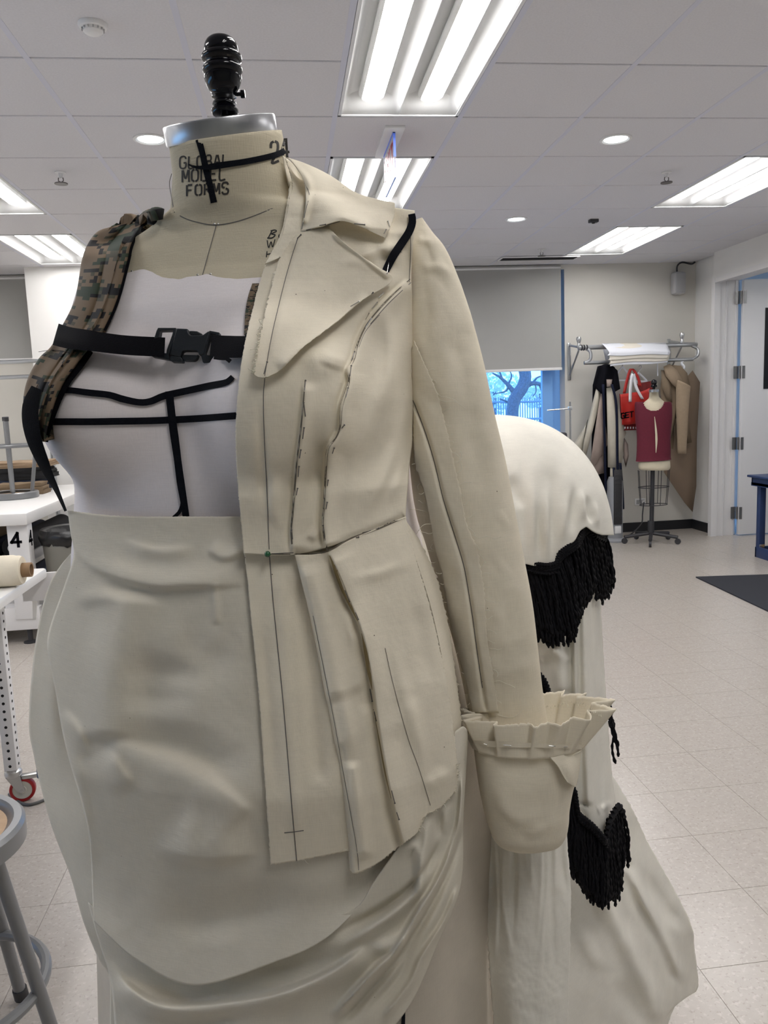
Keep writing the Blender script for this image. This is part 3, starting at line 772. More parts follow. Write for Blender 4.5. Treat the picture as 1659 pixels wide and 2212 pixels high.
M_camo=camo_mat()
# ---------------------------------------------------------------- dress form
base=tow(0,0,0.)
form=thing('dress_form','tall linen dress form wearing the pinned muslin jacket and skirts','dress form',tuple(base))
def radial(Hf,zs,nth,off=0.,zt=None):
    th=np.linspace(0,2*math.pi,nth,endpoint=False); V=[]
    for z in zs:
        lo=np.full(nth,.005);hi=np.full(nth,.6)
        cf=0.015 if z>1.69 else -.01
        for _ in range(30):
            m=(lo+hi)/2; P=tow(m*np.sin(th),cf+m*np.cos(th),np.full(nth,z) if zt is None else zt(th,z)); v=Hf(P)-off
            lo=np.where(v<0,m,lo); hi=np.where(v<0,hi,m)
        V.append(tow(lo*np.sin(th),cf+lo*np.cos(th),np.full(nth,z) if zt is None else zt(th,z)))
    return np.array(V)
zs=np.concatenate([np.linspace(1.0,1.60,50),np.linspace(1.605,1.735,40),np.linspace(1.74,1.85,18)])
V=radial(HB,zs,110); F=[f[::-1] for f in gfaces(len(zs),110,True)]+[tuple(range(110)),tuple((len(zs)-1)*110+j for j in range(110))[::-1]]
# neck tip is cut square to the leaning neck
ztop=1.80; ax=np.array([*(BF[:2]*.31),1.]); ax/=np.linalg.norm(ax)
ax=np.array([*(BF[:2]*.31),1.]); ax/=np.linalg.norm(ax); ctr=tow(.003,.022,1.8025)
V=V.reshape(-1,3); h_=np.maximum((V-ctr)@ax-.0005,0); V=V-h_[:,None]*ax
body=mesh('linen_body',V.reshape(-1,3),F,M_linen,form)
bm=bmesh.new(); bm.from_mesh(body.data); bmesh.ops.recalc_face_normals(bm,faces=bm.faces); bm.to_mesh(body.data); bm.free(); body.data.polygons.foreach_set('use_smooth',[True]*len(body.data.polygons))
m_=MB(); R_=.0662; m_.lathe([(R_+.0006,-.002),(R_+.0012,.0),(R_+.0012,.018),(R_+.0004,.0195),(R_-.004,.0202),(0.004,.0202)],ctr,56,ax); m_.build('neck_plate',M_chrome,form)
top=ctr+ax*.0202
fx=U(486,240,float(proj(top[None])[2][0])); fx=np.array([*fx[:2],top[2]+.002]); s_=float(proj(top[None])[2][0])/FL
prof=[(0,256),(11,256),(11,234),(14,233),(27,231),(29,227),(29,222),(25,219),(23,214),(26,211),(25,207),(20,203),(22,199),(26,196),(26,188),(30,183),(35,175),(38,166),(40,158),(40,154),(37,152),(40,148),(42.5,144),(42.5,139),(40,135),(36,131),(36,128),(38,125),(42,122),(43,117),(42,112),(39,109),(35,108),(36,104),(36,97),(34,89),(30,82),(24,77),(15,73),(6,71.5),(0,71.2)]
m_=MB(); m_.lathe([(max(r,.01)*s_,(240-y)*s_*1.0) for r,y in prof],fx,40,(0,0,1),caps=False); fin=m_.build('finial',M_gloss,form,auto=50)
sc=fx+np.array([0,0,(240-191)*s_]); e=CR*np.array([1,1,0]); e/=np.linalg.norm(e)
m_=MB(); m_.tube([tuple(sc+e*20*s_),tuple(sc+e*38*s_)],4*s_,10); m_.lathe([(.001,0),(8*s_,.0002),(8.5*s_,4*s_),(8*s_,9*s_),(.001,9.5*s_)],sc+e*36*s_,16,e); m_.build('thumb_screw',M_gloss,fin)
m_=MB(); m_.tube([tuple(tow(0,0,.03)),tuple(tow(0,0,1.05))],.016,14); m_.build('pole',M_gloss,form)
m_=MB()
for k in range(5):
    a=2*math.pi*k/5; m_.tube([tuple(tow(0,0,.06)),tuple(tow(.15*math.sin(a),.15*math.cos(a),.035))],.012,8)
    m_.lathe([(.001,-.02),(.02,-.018),(.02,.018),(.001,.02)],tow(.15*math.sin(a),.15*math.cos(a),.0205),14,(math.cos(a),math.sin(a),0))
m_.build('caster_base',M_gloss,form)
SB=Surf([body])
# seams of the linen cover, stencils and writing
for nm,P,w in(('neck_seam',[(376,458),(400,472),(430,481),(466,486),(510,479),(560,462),(610,440),(640,425)],2.2),('front_seam',[(467,487),(458,520),(448,556),(438,592),(434,610)],1.8),('side_neck_seam',[(371,375),(366,396),(370,425),(374,456)],1.4)):
    ribbon(nm,P,w,SB,.0003,M_pencil,form,thick=.0006)
def word(txt,x0,y0,x1,y1,h,sl,w,H,name,ink,gap=.28,k=1.,dx=0):
    n=len(txt); it=[]
    L_=math.hypot(x1-x0,y1-y0); cw=L_/(n+(n-1)*gap); ux=((x1-x0)/L_,(y1-y0)/L_)
    for i,ch in enumerate(txt):
        o=(x0+ux[0]*cw*(1+gap)*i,y0+ux[1]*cw*(1+gap)*i)
        it.append((ch,o,(ux[0]*cw*k,ux[1]*cw*k),(sl*h,-h),w))
    return letters_px(name,it,H,.0005,ink,form)
word('GLOBAL',388,364,495,358,25,.0,3.6,SB,'stencil_lettering',M_ink)
word('MODEL',393,394,489,387,26,.0,3.8,SB,'stencil_lettering',M_ink)
word('FORMS',402,424,494,418,24,.0,4.0,SB,'stencil_lettering',M_ink)
word('24',586,352,626,341,44,-.06,5.5,SB,'stencil_numeral',M_ink)
letters_px('handwriting',[('b',(577,515),(18,-2),(6,-17),2.4),('u',(601,514),(13,-2),(0,-12),2.2),('w',(577,535),(17,-2),(0,-16),2.2),('a',(597,537),(12,-2),(0,-15),2.2),('h',(574,556),(13,-1),(1,-13),2.2)],SB,.0005,M_ink2,form)
# style tapes pinned to the neck
ribbon('style_tape',[(429,301),(437,330),(446,370),(455,405),(462,438)],[14,13,14,13,14],SB,.0012,M_black,form)
ribbon('style_tape',[(407,355),(418,360),(432,362),(450,361),(490,355),(530,349),(570,341),(600,333),(616,325)],[3,8,14,14,13,13,13,13,13],SB,.0026,M_black,form)
m_=MB()
for x,y in((463,484),(471,484),(455,592),(427,594),(285,586)):
    p=U(x,y,float(SB.cast(np.array([x]),np.array([y]))[0])); m_.lathe([(.0001,-.001),(.0012,-.0006),(.0012,.0004),(.0001,.001)],p,8,CF)
m_.build('pin_heads',M_pin,form)
# ---------------------------------------------------------------- white jersey cover
jer=thing('jersey_cover','white stretch jersey cover pinned over the bust of the dress form','garment',tuple(tow(0,0,1.3)))
TOPY=np.array([[60,640],[147,618],[200,606],[262,588],[285,583],[310,592],[337,601],[360,603],[381,602],[402,599],[425,596],[445,592],[456,590],[470,594],[489,597],[520,599],[560,598],[640,596],[800,590],[900,590]],float)
nth=200; th=np.linspace(0,2*math.pi,nth,endpoint=False)
ztp=np.full(nth,1.60)
for j in range(nth):
    best=1.60
    for z in np.linspace(1.50,1.68,90):
        lo,hi=.005,.4
        for _ in range(16):
            m=(lo+hi)/2
            if HB(tow(m*math.sin(th[j]),m*math.cos(th[j])-.01,z)[None])[0]<0: lo=m
            else: hi=m
        P=tow(lo*math.sin(th[j]),lo*math.cos(th[j])-.01,z)[None]; x,y,d=proj(P)
        if y[0]>np.interp(x[0],TOPY[:,0],TOPY[:,1]): best=z
    ztp[j]=best
back=np.cos(th)<-.3
ztp[back]=1.60
for _ in range(2): ztp=(np.roll(ztp,1)+2*ztp+np.roll(ztp,-1))/4
nz=60; V=radial(HB,list(range(nz)),nth,.0030,zt=lambda t,z:1.24+(np.interp(t,np.append(th,2*math.pi),np.append(ztp,ztp[0]))-1.24)*z/(nz-1))
jm=mesh('jersey_shell',V.reshape(-1,3),[f[::-1] for f in gfaces(nz,nth,True)],M_jersey,jer)
jm.data.flip_normals() if sum(((Vector(CAM)-p.center).dot(p.normal)) for p in list(jm.data.polygons)[:1] )<0 and False else None
SJ=Surf([jm])
# black marking tapes on the jersey
ribbon('marking_tape',[(122,845),(150,843),(190,848),(235,853),(265,862),(300,869),(325,867),(355,855),(400,845),(450,834),(488,826),(503,814)],[13,13,14,14,15,14,15,15,15,15,15,12],SJ,.0028,M_black,jer)
ribbon('marking_tape',[(104,911),(150,911),(200,911),(260,910),(320,909),(370,907),(430,904),(510,898),(540,896)],15,SJ,.0026,M_black,jer)
ribbon('marking_tape',[(365,845),(369,880),(373,915),(382,980),(390,1040),(398,1090),(405,1140)],[17,17,18,16,17,15,15],SJ,.0044,M_black,jer)
ribbon('marking_tape',[(378,960),(385,1020),(391,1060),(394,1085),(388,1105),(375,1118),(360,1130)],[6,7,9,9,8,8,8],SJ,.0040,M_black,jer)
# ---------------------------------------------------------------- camouflage harness
har=thing('backpack_harness','camouflage padded shoulder strap with black chest webbing and buckle','harness',tuple(tow(-.15,.0,1.62)))
LE=[(252,492,-.05),(224,494,-.01),(203,507),(184,538),(176,565),(169,609),(162,646),(149,676),(135,702),(111,747),(84,774),(61,815),(51,855),(52,890),(66,915),(86,945)]
MI=[(284,486,-.05),(258,486,-.01),(236,511),(230,535),(225,561),(216,609),(206,650),(190,685),(173,713),(145,750),(118,785),(95,825),(84,860),(80,895),(86,925),(92,952)]
RI=[(352,474,-.05),(336,470,-.01),(304,490),(284,530),(278,560),(265,612),(253,652),(240,684),(224,714),(192,755),(169,785),(142,823),(125,857),(111,898),(102,932),(99,955)]
Z3=lambda p: p if len(p)>2 else (*p,0.)
rows=[[l,tuple((np.array(l)+m)/2),m,tuple((np.array(m)+r)/2),r] for l,m,r in ((Z3(a),Z3(b),Z3(c)) for a,b,c in zip(LE,MI,RI))]
nu_s=41
def puff(px,py,D):
    u=np.linspace(0,1,D.shape[1])[None,:]; t=np.linspace(0,1,D.shape[0])[:,None]
    D=smooth_grid(np.minimum(D,1.12),40); B,hit=cast(HB,px,py,.008,.6,1.4,60); D=np.where(hit,np.minimum(D,B),D); D=smooth_grid(D,6)
    lob=np.abs(np.sin(2*math.pi*np.clip(u,0,1)))**.55
    return D-.011*lob+.008*(np.clip((.06-u)/.06,0,1)**2+np.clip((u-.94)/.06,0,1)**2)-.0012*fbm(px/26,py/14)
def HS(P): return smin(HB(P),capsule(P,U(262,505,1.085),U(318,482,1.09),.012,.012),.02)
strap=patch('shoulder_strap',rows,nu_s,170,HS,.012,None,M_camo,har,thick=.012,sm=14,wr=(0,1),post=puff,uv=True)
SST=Surf([strap])
ribbon('edge_binding',[(340,471),(304,491),(285,532),(279,560),(266,612),(254,652),(241,684),(226,714)],6,SST,.001,M_web,har)
ribbon('edge_binding',[(193,756),(171,787),(145,825),(128,860),(114,898),(104,932),(100,955)],[20,22,16,14,13,11,8],HB,.010,M_web,har,thick=.004,sm=8)
def HST(P): return HB(P)-.004
ribbon('lower_webbing',[(80,838),(68,868),(65,900),(71,940),(83,975),(104,1022),(122,1058),(142,1104)],[26,36,36,32,27,17,10,6],HB,.026,M_web,har,thick=.003,sm=20,nw=5)
ribbon('stitching',[(83,760),(118,756),(150,762)],1,SST,.001,M_web,har)
# far strap glimpsed beside the jacket edge
patch('shoulder_strap',[[(545,612),(560,612),(580,612)],[(536,640),(552,640),(575,640)],[(530,675),(545,675),(570,675)],[(527,722),(542,722),(565,722)]],9,24,HB,.008,None,M_camo,har,thick=.006,uv=True,wr=(0,1))
# chest strap
ribbon('chest_strap',[(120,722),(150,730),(189,735),(223,740),(277,746),(356,750)],[48,46,43,42,42,42],HS,.027,M_web,har,thick=.003,sm=25,nw=5)
ribbon('chest_strap',[(455,746),(490,749),(535,749)],[46,48,46],HB,.014,M_web,har,thick=.003,sm=6,nw=5)
ribbon('webbing_tail',[(462,771),(480,774),(492,774),(498,781)],[10,9,10,9],HB,.016,M_web,har,thick=.004)
bd=float(HB and cast(HB,np.array([395.]),np.array([745.]),.016)[0][0])
def polypx(mb,P,d,th,slope=.0):
    Q=np.array([U(x,y,d+slope*(x-395)) for x,y in P]); mb.prism(Q,CF*th); return mb
def ringpx(mb,outer,inner,d,th,slope):
    n=len(outer); O=[U(x,y,d+slope*(x-395)) for x,y in outer]; I=[U(x,y,d+slope*(x-395)) for x,y in inner]; ex=CF*th
    V=O+I+[p+ex for p in O]+[p+ex for p in I]; F=[]
    for i in range(n):
        j=(i+1)%n; F+= [(i,j,n+j,n+i),(2*n+i,3*n+i,3*n+j,2*n+j),(i,2*n+i,2*n+j,j),(n+i,n+j,3*n+j,3*n+i)]
    mb.add(V,F); return mb
SL=-.00004
m_=polypx(MB(),[(381,709),(405,710),(407,719),(412,724),(437,724),(450,715),(453,717),(443,752),(441,765),(430,767),(427,759),(422,757),(398,757),(393,759),(391,767),(389,772),(366,766)],bd-.006,.011,SL)
buck=m_.build('buckle',M_plastic,har); 
def bev(o,w=.0012):
    b=o.modifiers.new('bevel','BEVEL'); b.width=w; b.segments=2; b.limit_method='ANGLE'; return o
bev(buck)
m_=ringpx(MB(),[(341,708),(380,708),(378,722),(364,768),(366,777),(328,770),(323,762),(338,714)],[(345,714),(374,713),(372,722),(360,756),(359,763),(334,759),(333,756),(344,722)],bd-.005,.011,SL); bev(m_.build('buckle_frame',M_plastic,buck))
m_=ringpx(MB(),[(452,714),(474,718),(472,726),(462,768),(463,776),(461,783),(438,783),(434,768),(442,752)],[(455,720),(466,722),(464,728),(454,766),(453,767),(452,768),(445,766),(444,762),(449,742)],bd-.005,.011,SL); bev(m_.build('buckle_frame',M_plastic,buck))
m_=polypx(MB(),[(409,714),(425,715),(437,721),(438,725),(411,725)],bd-.001,.008,SL); bev(m_.build('buckle_prong',M_plastic,buck))
m_=polypx(MB(),[(394,766),(425,767),(428,766),(424,776),(418,779),(397,779),(392,772)],bd-.002,.009,SL); bev(m_.build('buckle_prong',M_plastic,buck))
m_=polypx(MB(),[(369,768),(391,771),(395,778),(394,782),(370,781),(366,774)],bd-.006,.011,SL); bev(m_.build('buckle_corner',M_plastic,buck))
# ================================================================ skirts
under=thing('underskirt','plain cream cotton underskirt reaching the floor beneath the draped apron','skirt',tuple(tow(0,0,0)))
zs=np.linspace(.012,1.30,60); nth=120; th=np.linspace(0,2*math.pi,nth,endpoint=False); V=[]
for z in zs:
    a,bf,bb,cl,cf,n=btab(z,KT); r=[]
    for t in th:
        x,y=math.sin(t),math.cos(t); b=bf if y>0 else bb
        r.append((abs(x/a)**n+abs(y/b)**n)**(-1/n))
    r=np.array(r)-.022+.05*np.clip((np.sin(th)-.2)/.4,0,1)*np.clip((.12-np.cos(th))/.35,0,1)*np.clip((1.25-z)/.2,0,1)+.006*np.sin(9*th+2*z)*np.clip((1.2-z)/.6,0,1)
    V.append(tow(cl+r*np.sin(th),r*np.cos(th),np.full(nth,z)))
skp=mesh('skirt_panel',np.array(V).reshape(-1,3),[f[::-1] for f in gfaces(len(zs),nth,True)],M_under,under)
ribbon('black_tape',[(874,2150),(872,2185),(869,2260)],[5,8,9],Surf([skp]),.003,M_black,under)
# -------- bustle: implicit puff behind the left hip
XH=np.array([CR[0],CR[1],0.]); XH/=np.linalg.norm(XH); YH=np.array([-XH[1],XH[0],0.])
BC=U(1046,1195,1.42)
def HU(P):
    P=np.asarray(P,float)-BC; x=P@XH; y=P@YH; z=P[...,2]; n=2.45
    rx=np.where(z<0,.215+.02*np.clip(-z/.5,0,1),.215); 
    q=(np.abs(x/rx)**n+np.abs(y/.25)**n+(np.maximum(z,0)/.247)**n+1e-12)**(1/n)
    return (q-1)*.22
bus=thing('bustle_skirt','cream cotton bustle skirt puffed over the back and edged with black fringe','skirt',tuple(BC*np.array([1,1,0])+np.array([0,0,.01])))
HEM=[(1040,1212),(1100,1214),(1134,1211),(1156,1216),(1179,1218),(1197,1212),(1203,1193),(1219,1178),(1242,1161),(1254,1139),(1268,1130),(1280,1140),(1289,1145),(1302,1149)]
gath0=[([(1100,900),(1160,960),(1200,1040)],.003,30,30,.3),([(1190,935),(1250,1010),(1280,1090)],-.0025,20,24,.3),([(1080,960),(1100,1040),(1118,1110)],-.003,18,20,.25),([(1215,985),(1232,1060),(1238,1110)],.0022,14,16,.3),([(1150,940),(1180,1010),(1190,1080)],-.002,16,16,.3)]
gath=gath0+[([(x0,y0),(x1,y1)],a,w1,w2,.3) for x0,y0,x1,y1,a,w1,w2 in [
 (1125,950,1136,1205,-.002,7,9),(1150,1000,1152,1212,.003,9,8),(1163,1080,1166,1214,-.0035,5,6),(1178,1050,1180,1216,.004,7,7),(1198,1000,1193,1208,-.003,6,8),(1222,1060,1212,1180,.004,8,8),
 (1240,1040,1238,1160,-.004,6,8),(1255,1050,1262,1130,.004,7,7),(1268,1065,1280,1136,-.005,6,7),(1283,1080,1293,1146,.003,5,5),(1105,1020,1130,1100,-.003,12,10),(1090,980,1110,1050,.002,14,14)]]
# puff as a full dome, every meridian ending on the hem
nz,nt_=120,440; V=np.zeros((nz,nt_,3)); hx=[h[0] for h in HEM]; hy_=[h[1]+7 for h in HEM]
def dome(a,s):
    ph=math.pi/2*(1-min(s,1)); dz=-max(s-1,0)*.4; d=np.array([math.cos(a)*math.cos(ph),math.sin(a)*math.cos(ph),math.sin(ph)]); n=2.45
    k=(abs(d[0]/.215)**n+abs(d[1]/.25)**n+abs(d[2]/.247)**n)**(-1/n)
    return BC+XH*d[0]*k+YH*d[1]*k+np.array([0,0,d[2]*k+dz])
for j in range(nt_):
    a=2*math.pi*j/nt_; lo,hi=.2,1.6; back=math.sin(a)>.05
    for _ in range(26):
        m=(lo+hi)/2; x,y,d=proj(dome(a,m)[None]); tgt=1149 if back else np.interp(x[0],hx,hy_)
        if y[0]<tgt: lo=m
        else: hi=m
    if back: lo=min(lo,1.05)
    for i in range(nz): V[i,j]=dome(a,lo*(i/(nz-1))**.8)
V=V.reshape(-1,3); x,y,d=proj(V); dn=V-BC; dn/=np.linalg.norm(dn,axis=1)[:,None]+1e-9
fr=np.clip(((CAM-V)*dn).sum(1)/1.2,0,1)
V=V+dn*((folds_disp(x,y,gath)*2.2+.0022*fbm(x/45,y/70))*fr)[:,None]
puff_o=mesh('bustle_puff',V,gfaces(nz,nt_,True),M_white,bus,solid=.0015)
# lower drape falling from under the first fringe, ending in a point
colf=[([(1233,1300),(1235,1500),(1238,1700)],-.010,5,14,.02),([(1262,1290),(1268,1500),(1270,1740)],.006,9,12,.02),([(1285,1300),(1293,1500),(1300,1760)],-.004,8,6,.02),([(1298,1300),(1305,1500),(1308,1790)],.005,6,8,.02),([(1195,1330),(1205,1420),(1222,1500)],.006,16,22,.1),([(1165,1420),(1195,1405),(1232,1430)],.005,8,14,.1),([(1250,1320),(1255,1600),(1262,1745)],-.004,7,8,.02),([(1322,1735),(1305,1745),(1290,1752)],.004,6,6,.1)]
patch('lower_drape',[[(1080,1190,1.27),(1150,1190,1.23),(1210,1190,1.225),(1262,1190,1.25),(1296,1190,1.40)],
 [(1090,1320,1.26),(1160,1320,1.22),(1215,1320,1.215),(1265,1320,1.245),(1299,1320,1.38)],
 [(1100,1450,1.26),(1165,1450,1.22),(1220,1450,1.215),(1268,1450,1.245),(1306,1450,1.37)],
 [(1110,1580,1.27),(1175,1580,1.23),(1228,1580,1.225),(1275,1580,1.25),(1315,1580,1.36)],
 [(1120,1670,1.28),(1190,1670,1.24),(1240,1680,1.23),(1283,1680,1.255),(1321,1660,1.36)],
 [(1130,1700,1.29),(1215,1705,1.24),(1262,1758,1.24),(1304,1809,1.26),(1329,1728,1.36)]],80,150,None,0,colf,M_white,bus,thick=.0012,sm=6,wr=(.0012,35),fs=2.2)
# fringes -------------------------------------------------
M_cord=mat('black_rayon_cord',(.004,.004,.006),.7,spec=.15)
def cord(mb,P,r=.0021,turns=None,n=7,rs=random):
    """twisted cord: flattened section turning along the length, small knot at the tip"""
    P=np.array(P,float); L=np.linalg.norm(np.diff(P,axis=0),axis=1).sum(); k=max(8,int(L/.0042)); Q=cru(P,k)
    T=np.gradient(Q,axis=0); T/=np.linalg.norm(T,axis=1)[:,None]+1e-9; u=np.cross(T,CF); u/=np.linalg.norm(u,axis=1)[:,None]+1e-9; w=np.cross(T,u)
    ph=rs.random()*6; V=[];F=[]
    for i in range(k):
        t=ph+i*1.05; rr=r*(1.25 if i>=k-3 else 1.0)*(.45 if i==k-1 else 1)
        for j in range(n):
            a=2*math.pi*j/n; q=1+.38*math.cos(2*(a-t)); V.append(Q[i]+rr*q*(math.cos(a)*u[i]+math.sin(a)*w[i]))
    for i in range(k-1):
        for j in range(n): F.append((i*n+j,i*n+(j+1)%n,(i+1)*n+(j+1)%n,(i+1)*n+j))
    F+=[tuple(range(n)),tuple((k-1)*n+j for j in range(n))]; mb.add(V,F)
def fringe(name,label,toppoly,botpoly,n,Hdepth,headw,parent=bus,lean=0.,layers=3,rad=.0021,thing_=True):
    """header braid along a hem, cords hanging to a lower line"""
    t=thing(name,label,'fringe',tuple(Hdepth(*toppoly[len(toppoly)//2])))
    rs=random.Random(len(toppoly)*13+n)
    top=cr(toppoly,n); bot=cr(botpoly,n); mb=MB()
    for l in range(layers):
        for i in range(n):
            a=top[i]; b=bot[i]; jx=rs.uniform(-3,3); jy=rs.uniform(-22,7)-l*7
            A=Hdepth(a[0]+rs.uniform(-2,2),a[1]+6)-CF*(.003+.0035*l); Bp=Hdepth(b[0]+jx,b[1]+jy)-CF*(.004+.004*l+rs.uniform(0,.005))
            mid=[A+(Bp-A)*q+XH*rs.uniform(-.003,.003)-CF*rs.uniform(0,.004) for q in(.25,.5,.75)]
            cord(mb,[A]+mid+[Bp],rad,rs=rs)
    mesh('fringe_cords',mb.V,mb.F,M_cord,t,kind='stuff')
    m_=MB(); Hh=cr(toppoly,int(n*2.2))
    for k,o_ in enumerate((0,headw*.33,headw*.66,headw)):     # four rows of looped braid
        P=[]
        for i,h in enumerate(Hh): P.append(Hdepth(h[0]+1.5*math.sin(i*2.1+k),h[1]+o_+1.6*math.cos(i*2.1+k*1.7))-CF*(.0165+.001*math.cos(i*2.1)))
        m_.tube(P,.0031,6)
    m_.build('fringe_header',M_cord,t)
    return t
def dU(x,y):
    d,h=cast(HU,np.array([float(x)]),np.array([float(y)]),0.004,1.0,1.7,70); return U(x,y,min(float(d[0]),1.41))
F1T=[(1120,1212),(1134,1211),(1156,1216),(1179,1218),(1197,1212),(1203,1193),(1219,1178),(1242,1161),(1254,1139),(1268,1130),(1280,1140),(1290,1145),(1303,1150)]
F1B=[(1150,1380),(1162,1386),(1175,1392),(1190,1394),(1205,1392),(1219,1391),(1232,1386),(1244,1370),(1252,1335),(1262,1312),(1275,1290),(1290,1296),(1306,1300),(1322,1276)]
def dflat(tab):
    ys=[a for a,b in tab]; ds=[b for a,b in tab]
    return lambda x,y: U(x,y,float(np.interp(y,ys,ds)))
def d1f(x,y):
    s=np.interp(x,[1130,1180,1240,1280,1300,1326],[1.195,1.185,1.21,1.27,1.34,1.38]); return U(x,y,float(s))
fringe('cord_fringe','wide black cord fringe slanting across the bustle puff behind the sleeve',F1T,F1B,62,d1f,19)
def d2f(x,y): return U(x,y,float(np.interp(x,[1215,1300,1330,1355],[1.215,1.235,1.30,1.34])))
fringe('cord_fringe','black cord fringe ending in a point low on the drape beside the cuff',
 [(1228,1690),(1237,1702),(1244,1745),(1256,1758),(1273,1772),(1290,1790),(1305,1808)],[(1226,1880),(1233,1890),(1246,1905),(1262,1933),(1276,1950),(1292,1963),(1304,1950)],30,d2f,12)
fringe('cord_fringe','short black cord fringe at the far edge of the pointed drape',
 [(1305,1808),(1306,1790),(1312,1762),(1323,1740),(1331,1730),(1342,1748)],[(1306,1930),(1314,1962),(1324,1930),(1332,1952),(1343,1882),(1353,1868)],14,d2f,10)
def d3f(x,y): return U(x,y,1.40)
t=fringe('cord_fringe','few black cords hanging at the far side of the drape above the floor',[(1309,1508),(1312,1525),(1314,1545),(1317,1560)],[(1318,1580),(1330,1600),(1333,1652),(1327,1656)],6,d3f,4,layers=1)
t=fringe('cord_fringe','sliver of black cord fringe between sleeve hem and white drape',[(1160,1450),(1170,1462),(1176,1474),(1182,1490),(1188,1505)],[(1158,1560),(1166,1560),(1176,1556),(1183,1548),(1187,1535)],12,lambda x,y:U(x,y,1.19),8)
# sash: long loose strip with crinkles
sf=[]
rs=np.random.RandomState(5)
for k in range(15):
    x=1050+k*12.5+rs.uniform(-5,5); y0=rs.uniform(1640,1800); y1=y0+rs.uniform(150,420); sf.append(([(x,y0),(x+rs.uniform(-8,10),(y0+y1)/2),(x+rs.uniform(-6,22),y1)],rs.choice([-1,1])*rs.uniform(.0012,.0028),rs.uniform(3,7),rs.uniform(3,9),.25))
sash=thing('cotton_streamer','long crinkled white cotton strip hanging below the sleeve cuff','cloth strip',tuple(U(1140,2212,1.15)*np.array([1,1,0])+np.array([0,0,.02])))
patch('strip_panel',[[(1005,1500,1.095),(1070,1500,1.060),(1150,1500,1.055),(1225,1500,1.085)],
 [(1022,1640,1.085),(1090,1640,1.050),(1160,1640,1.045),(1222,1640,1.075)],[(1041,1812,1.075),(1100,1812,1.045),(1170,1812,1.040),(1224,1795,1.065)],
 [(1048,1920,1.075),(1105,1920,1.040),(1175,1920,1.035),(1233,1920,1.060)],[(1056,2065,1.065),(1110,2065,1.035),(1175,2065,1.035),(1231,2065,1.055)],
 [(1066,2215,1.065),(1115,2215,1.030),(1175,2215,1.030),(1227,2215,1.050)],[(1095,2600,1.055),(1130,2600,1.025),(1175,2600,1.025),(1215,2600,1.045)]],70,220,None,0,sf,M_white,sash,fs=2.2,thick=.0008,sm=4,wr=(.002,22),jit=(0,0,1.2,.6))
# train: spreads back to the floor
def floor_d(x,y):
    r=ray(x,y); t=(0.004-CAMZ)/r[...,2]; return np.where(t>0,t,9)
trf=[([(1290,1900),(1330,1990),(1375,2080),(1410,2160),(1420,2215)],.010,16,22,.1),([(1345,1860),(1390,1950),(1440,2050),(1480,2125)],.009,14,10,.1),([(1385,1870),(1430,1950),(1485,2020)],-.008,16,16,.15),([(1250,1990),(1280,2060),(1310,2110)],.005,16,18,.25),([(1355,1850),(1375,1940),(1430,2040),(1462,2130)],-.007,9,12,.1),([(1330,2110),(1380,2180),(1400,2230)],-.006,30,25,.2)]
train=thing('skirt_train','cream cotton train flaring from below the fringe back to the floor','train',tuple(U(1420,2140,1.66)*np.array([1,1,0])))
def trpost(px,py,D): return np.minimum(D,floor_d(px,py)-.006)
patch('train_panel',[[(1150,1640,1.36),(1240,1640,1.40),(1300,1650,1.44),(1327,1681,1.50)],
 [(1170,1740,1.35),(1250,1745,1.39),(1320,1747,1.45),(1366,1747,1.54)],
 [(1185,1820,1.34),(1265,1815,1.39),(1340,1812,1.47),(1396,1812,1.58)],
 [(1200,1900,1.32),(1290,1902,1.39),(1370,1902,1.48),(1446,1902,1.63)],
 [(1205,1990,1.30),(1310,1992,1.39),(1405,1992,1.50),(1492,1992,1.67)],
 [(1205,2060,1.28),(1320,2062,1.38),(1420,2064,1.50),(1500,2050,1.70)],
 [(1203,2130,1.27),(1325,2150,1.37),(1420,2170,1.48),(1507,2136,1.73)],
 [(1200,2230,1.26),(1320,2240,1.36),(1400,2250,1.44),(1464,2162,1.62)],
 [(1200,2420,1.25),(1300,2420,1.33),(1370,2420,1.38),(1420,2280,1.50)]],90,140,None,0,trf,M_white,train,thick=.0012,sm=4,wr=(.0022,40),post=trpost,jit=(0,0,0,.5),fs=2.6)
# -------- left hip drape of the overskirt, seen edge-on behind the apron
over=thing('draped_overskirt','cream muslin apron overskirt draped in curved swags across the hips','skirt',tuple(tow(0,.1,.3)))
patch('hip_drape',[[(152,1196,1.11),(190,1190,1.09),(260,1190,1.08)],[(129,1224,1.13),(175,1225,1.10),(260,1225,1.08)],[(107,1262,1.14),(165,1262,1.11),(260,1262,1.08)],
 [(88,1325,1.15),(150,1325,1.115),(260,1325,1.08)],[(71,1430,1.15),(140,1430,1.11),(260,1430,1.07)],[(62,1559,1.14),(140,1559,1.095),(260,1559,1.06)],[(71,1623,1.13),(145,1630,1.08),(260,1630,1.05)],
 [(86,1692,1.11),(160,1700,1.06),(270,1700,1.03)],[(112,1787,1.08),(180,1795,1.03),(280,1795,1.01)],[(152,1892,1.05),(205,1890,1.01),(300,1890,.99)],[(178,1985,1.03),(230,1985,1.0),(300,1985,.99)],
 [(211,2068,1.02),(260,2068,1.0),(330,2068,.99)],[(236,2115,1.01),(280,2115,.99),(350,2115,.98)],[(238,2230,1.0),(290,2230,.98),(380,2230,.97)],[(250,2420,.98),(300,2420,.96),(400,2420,.95)]],40,150,None,0,
 [([(135,1240),(118,1400),(112,1560),(140,1720)],.006,20,25,.2)],M_muslin2,over,thick=.0012,sm=4,wr=(.0008,40))
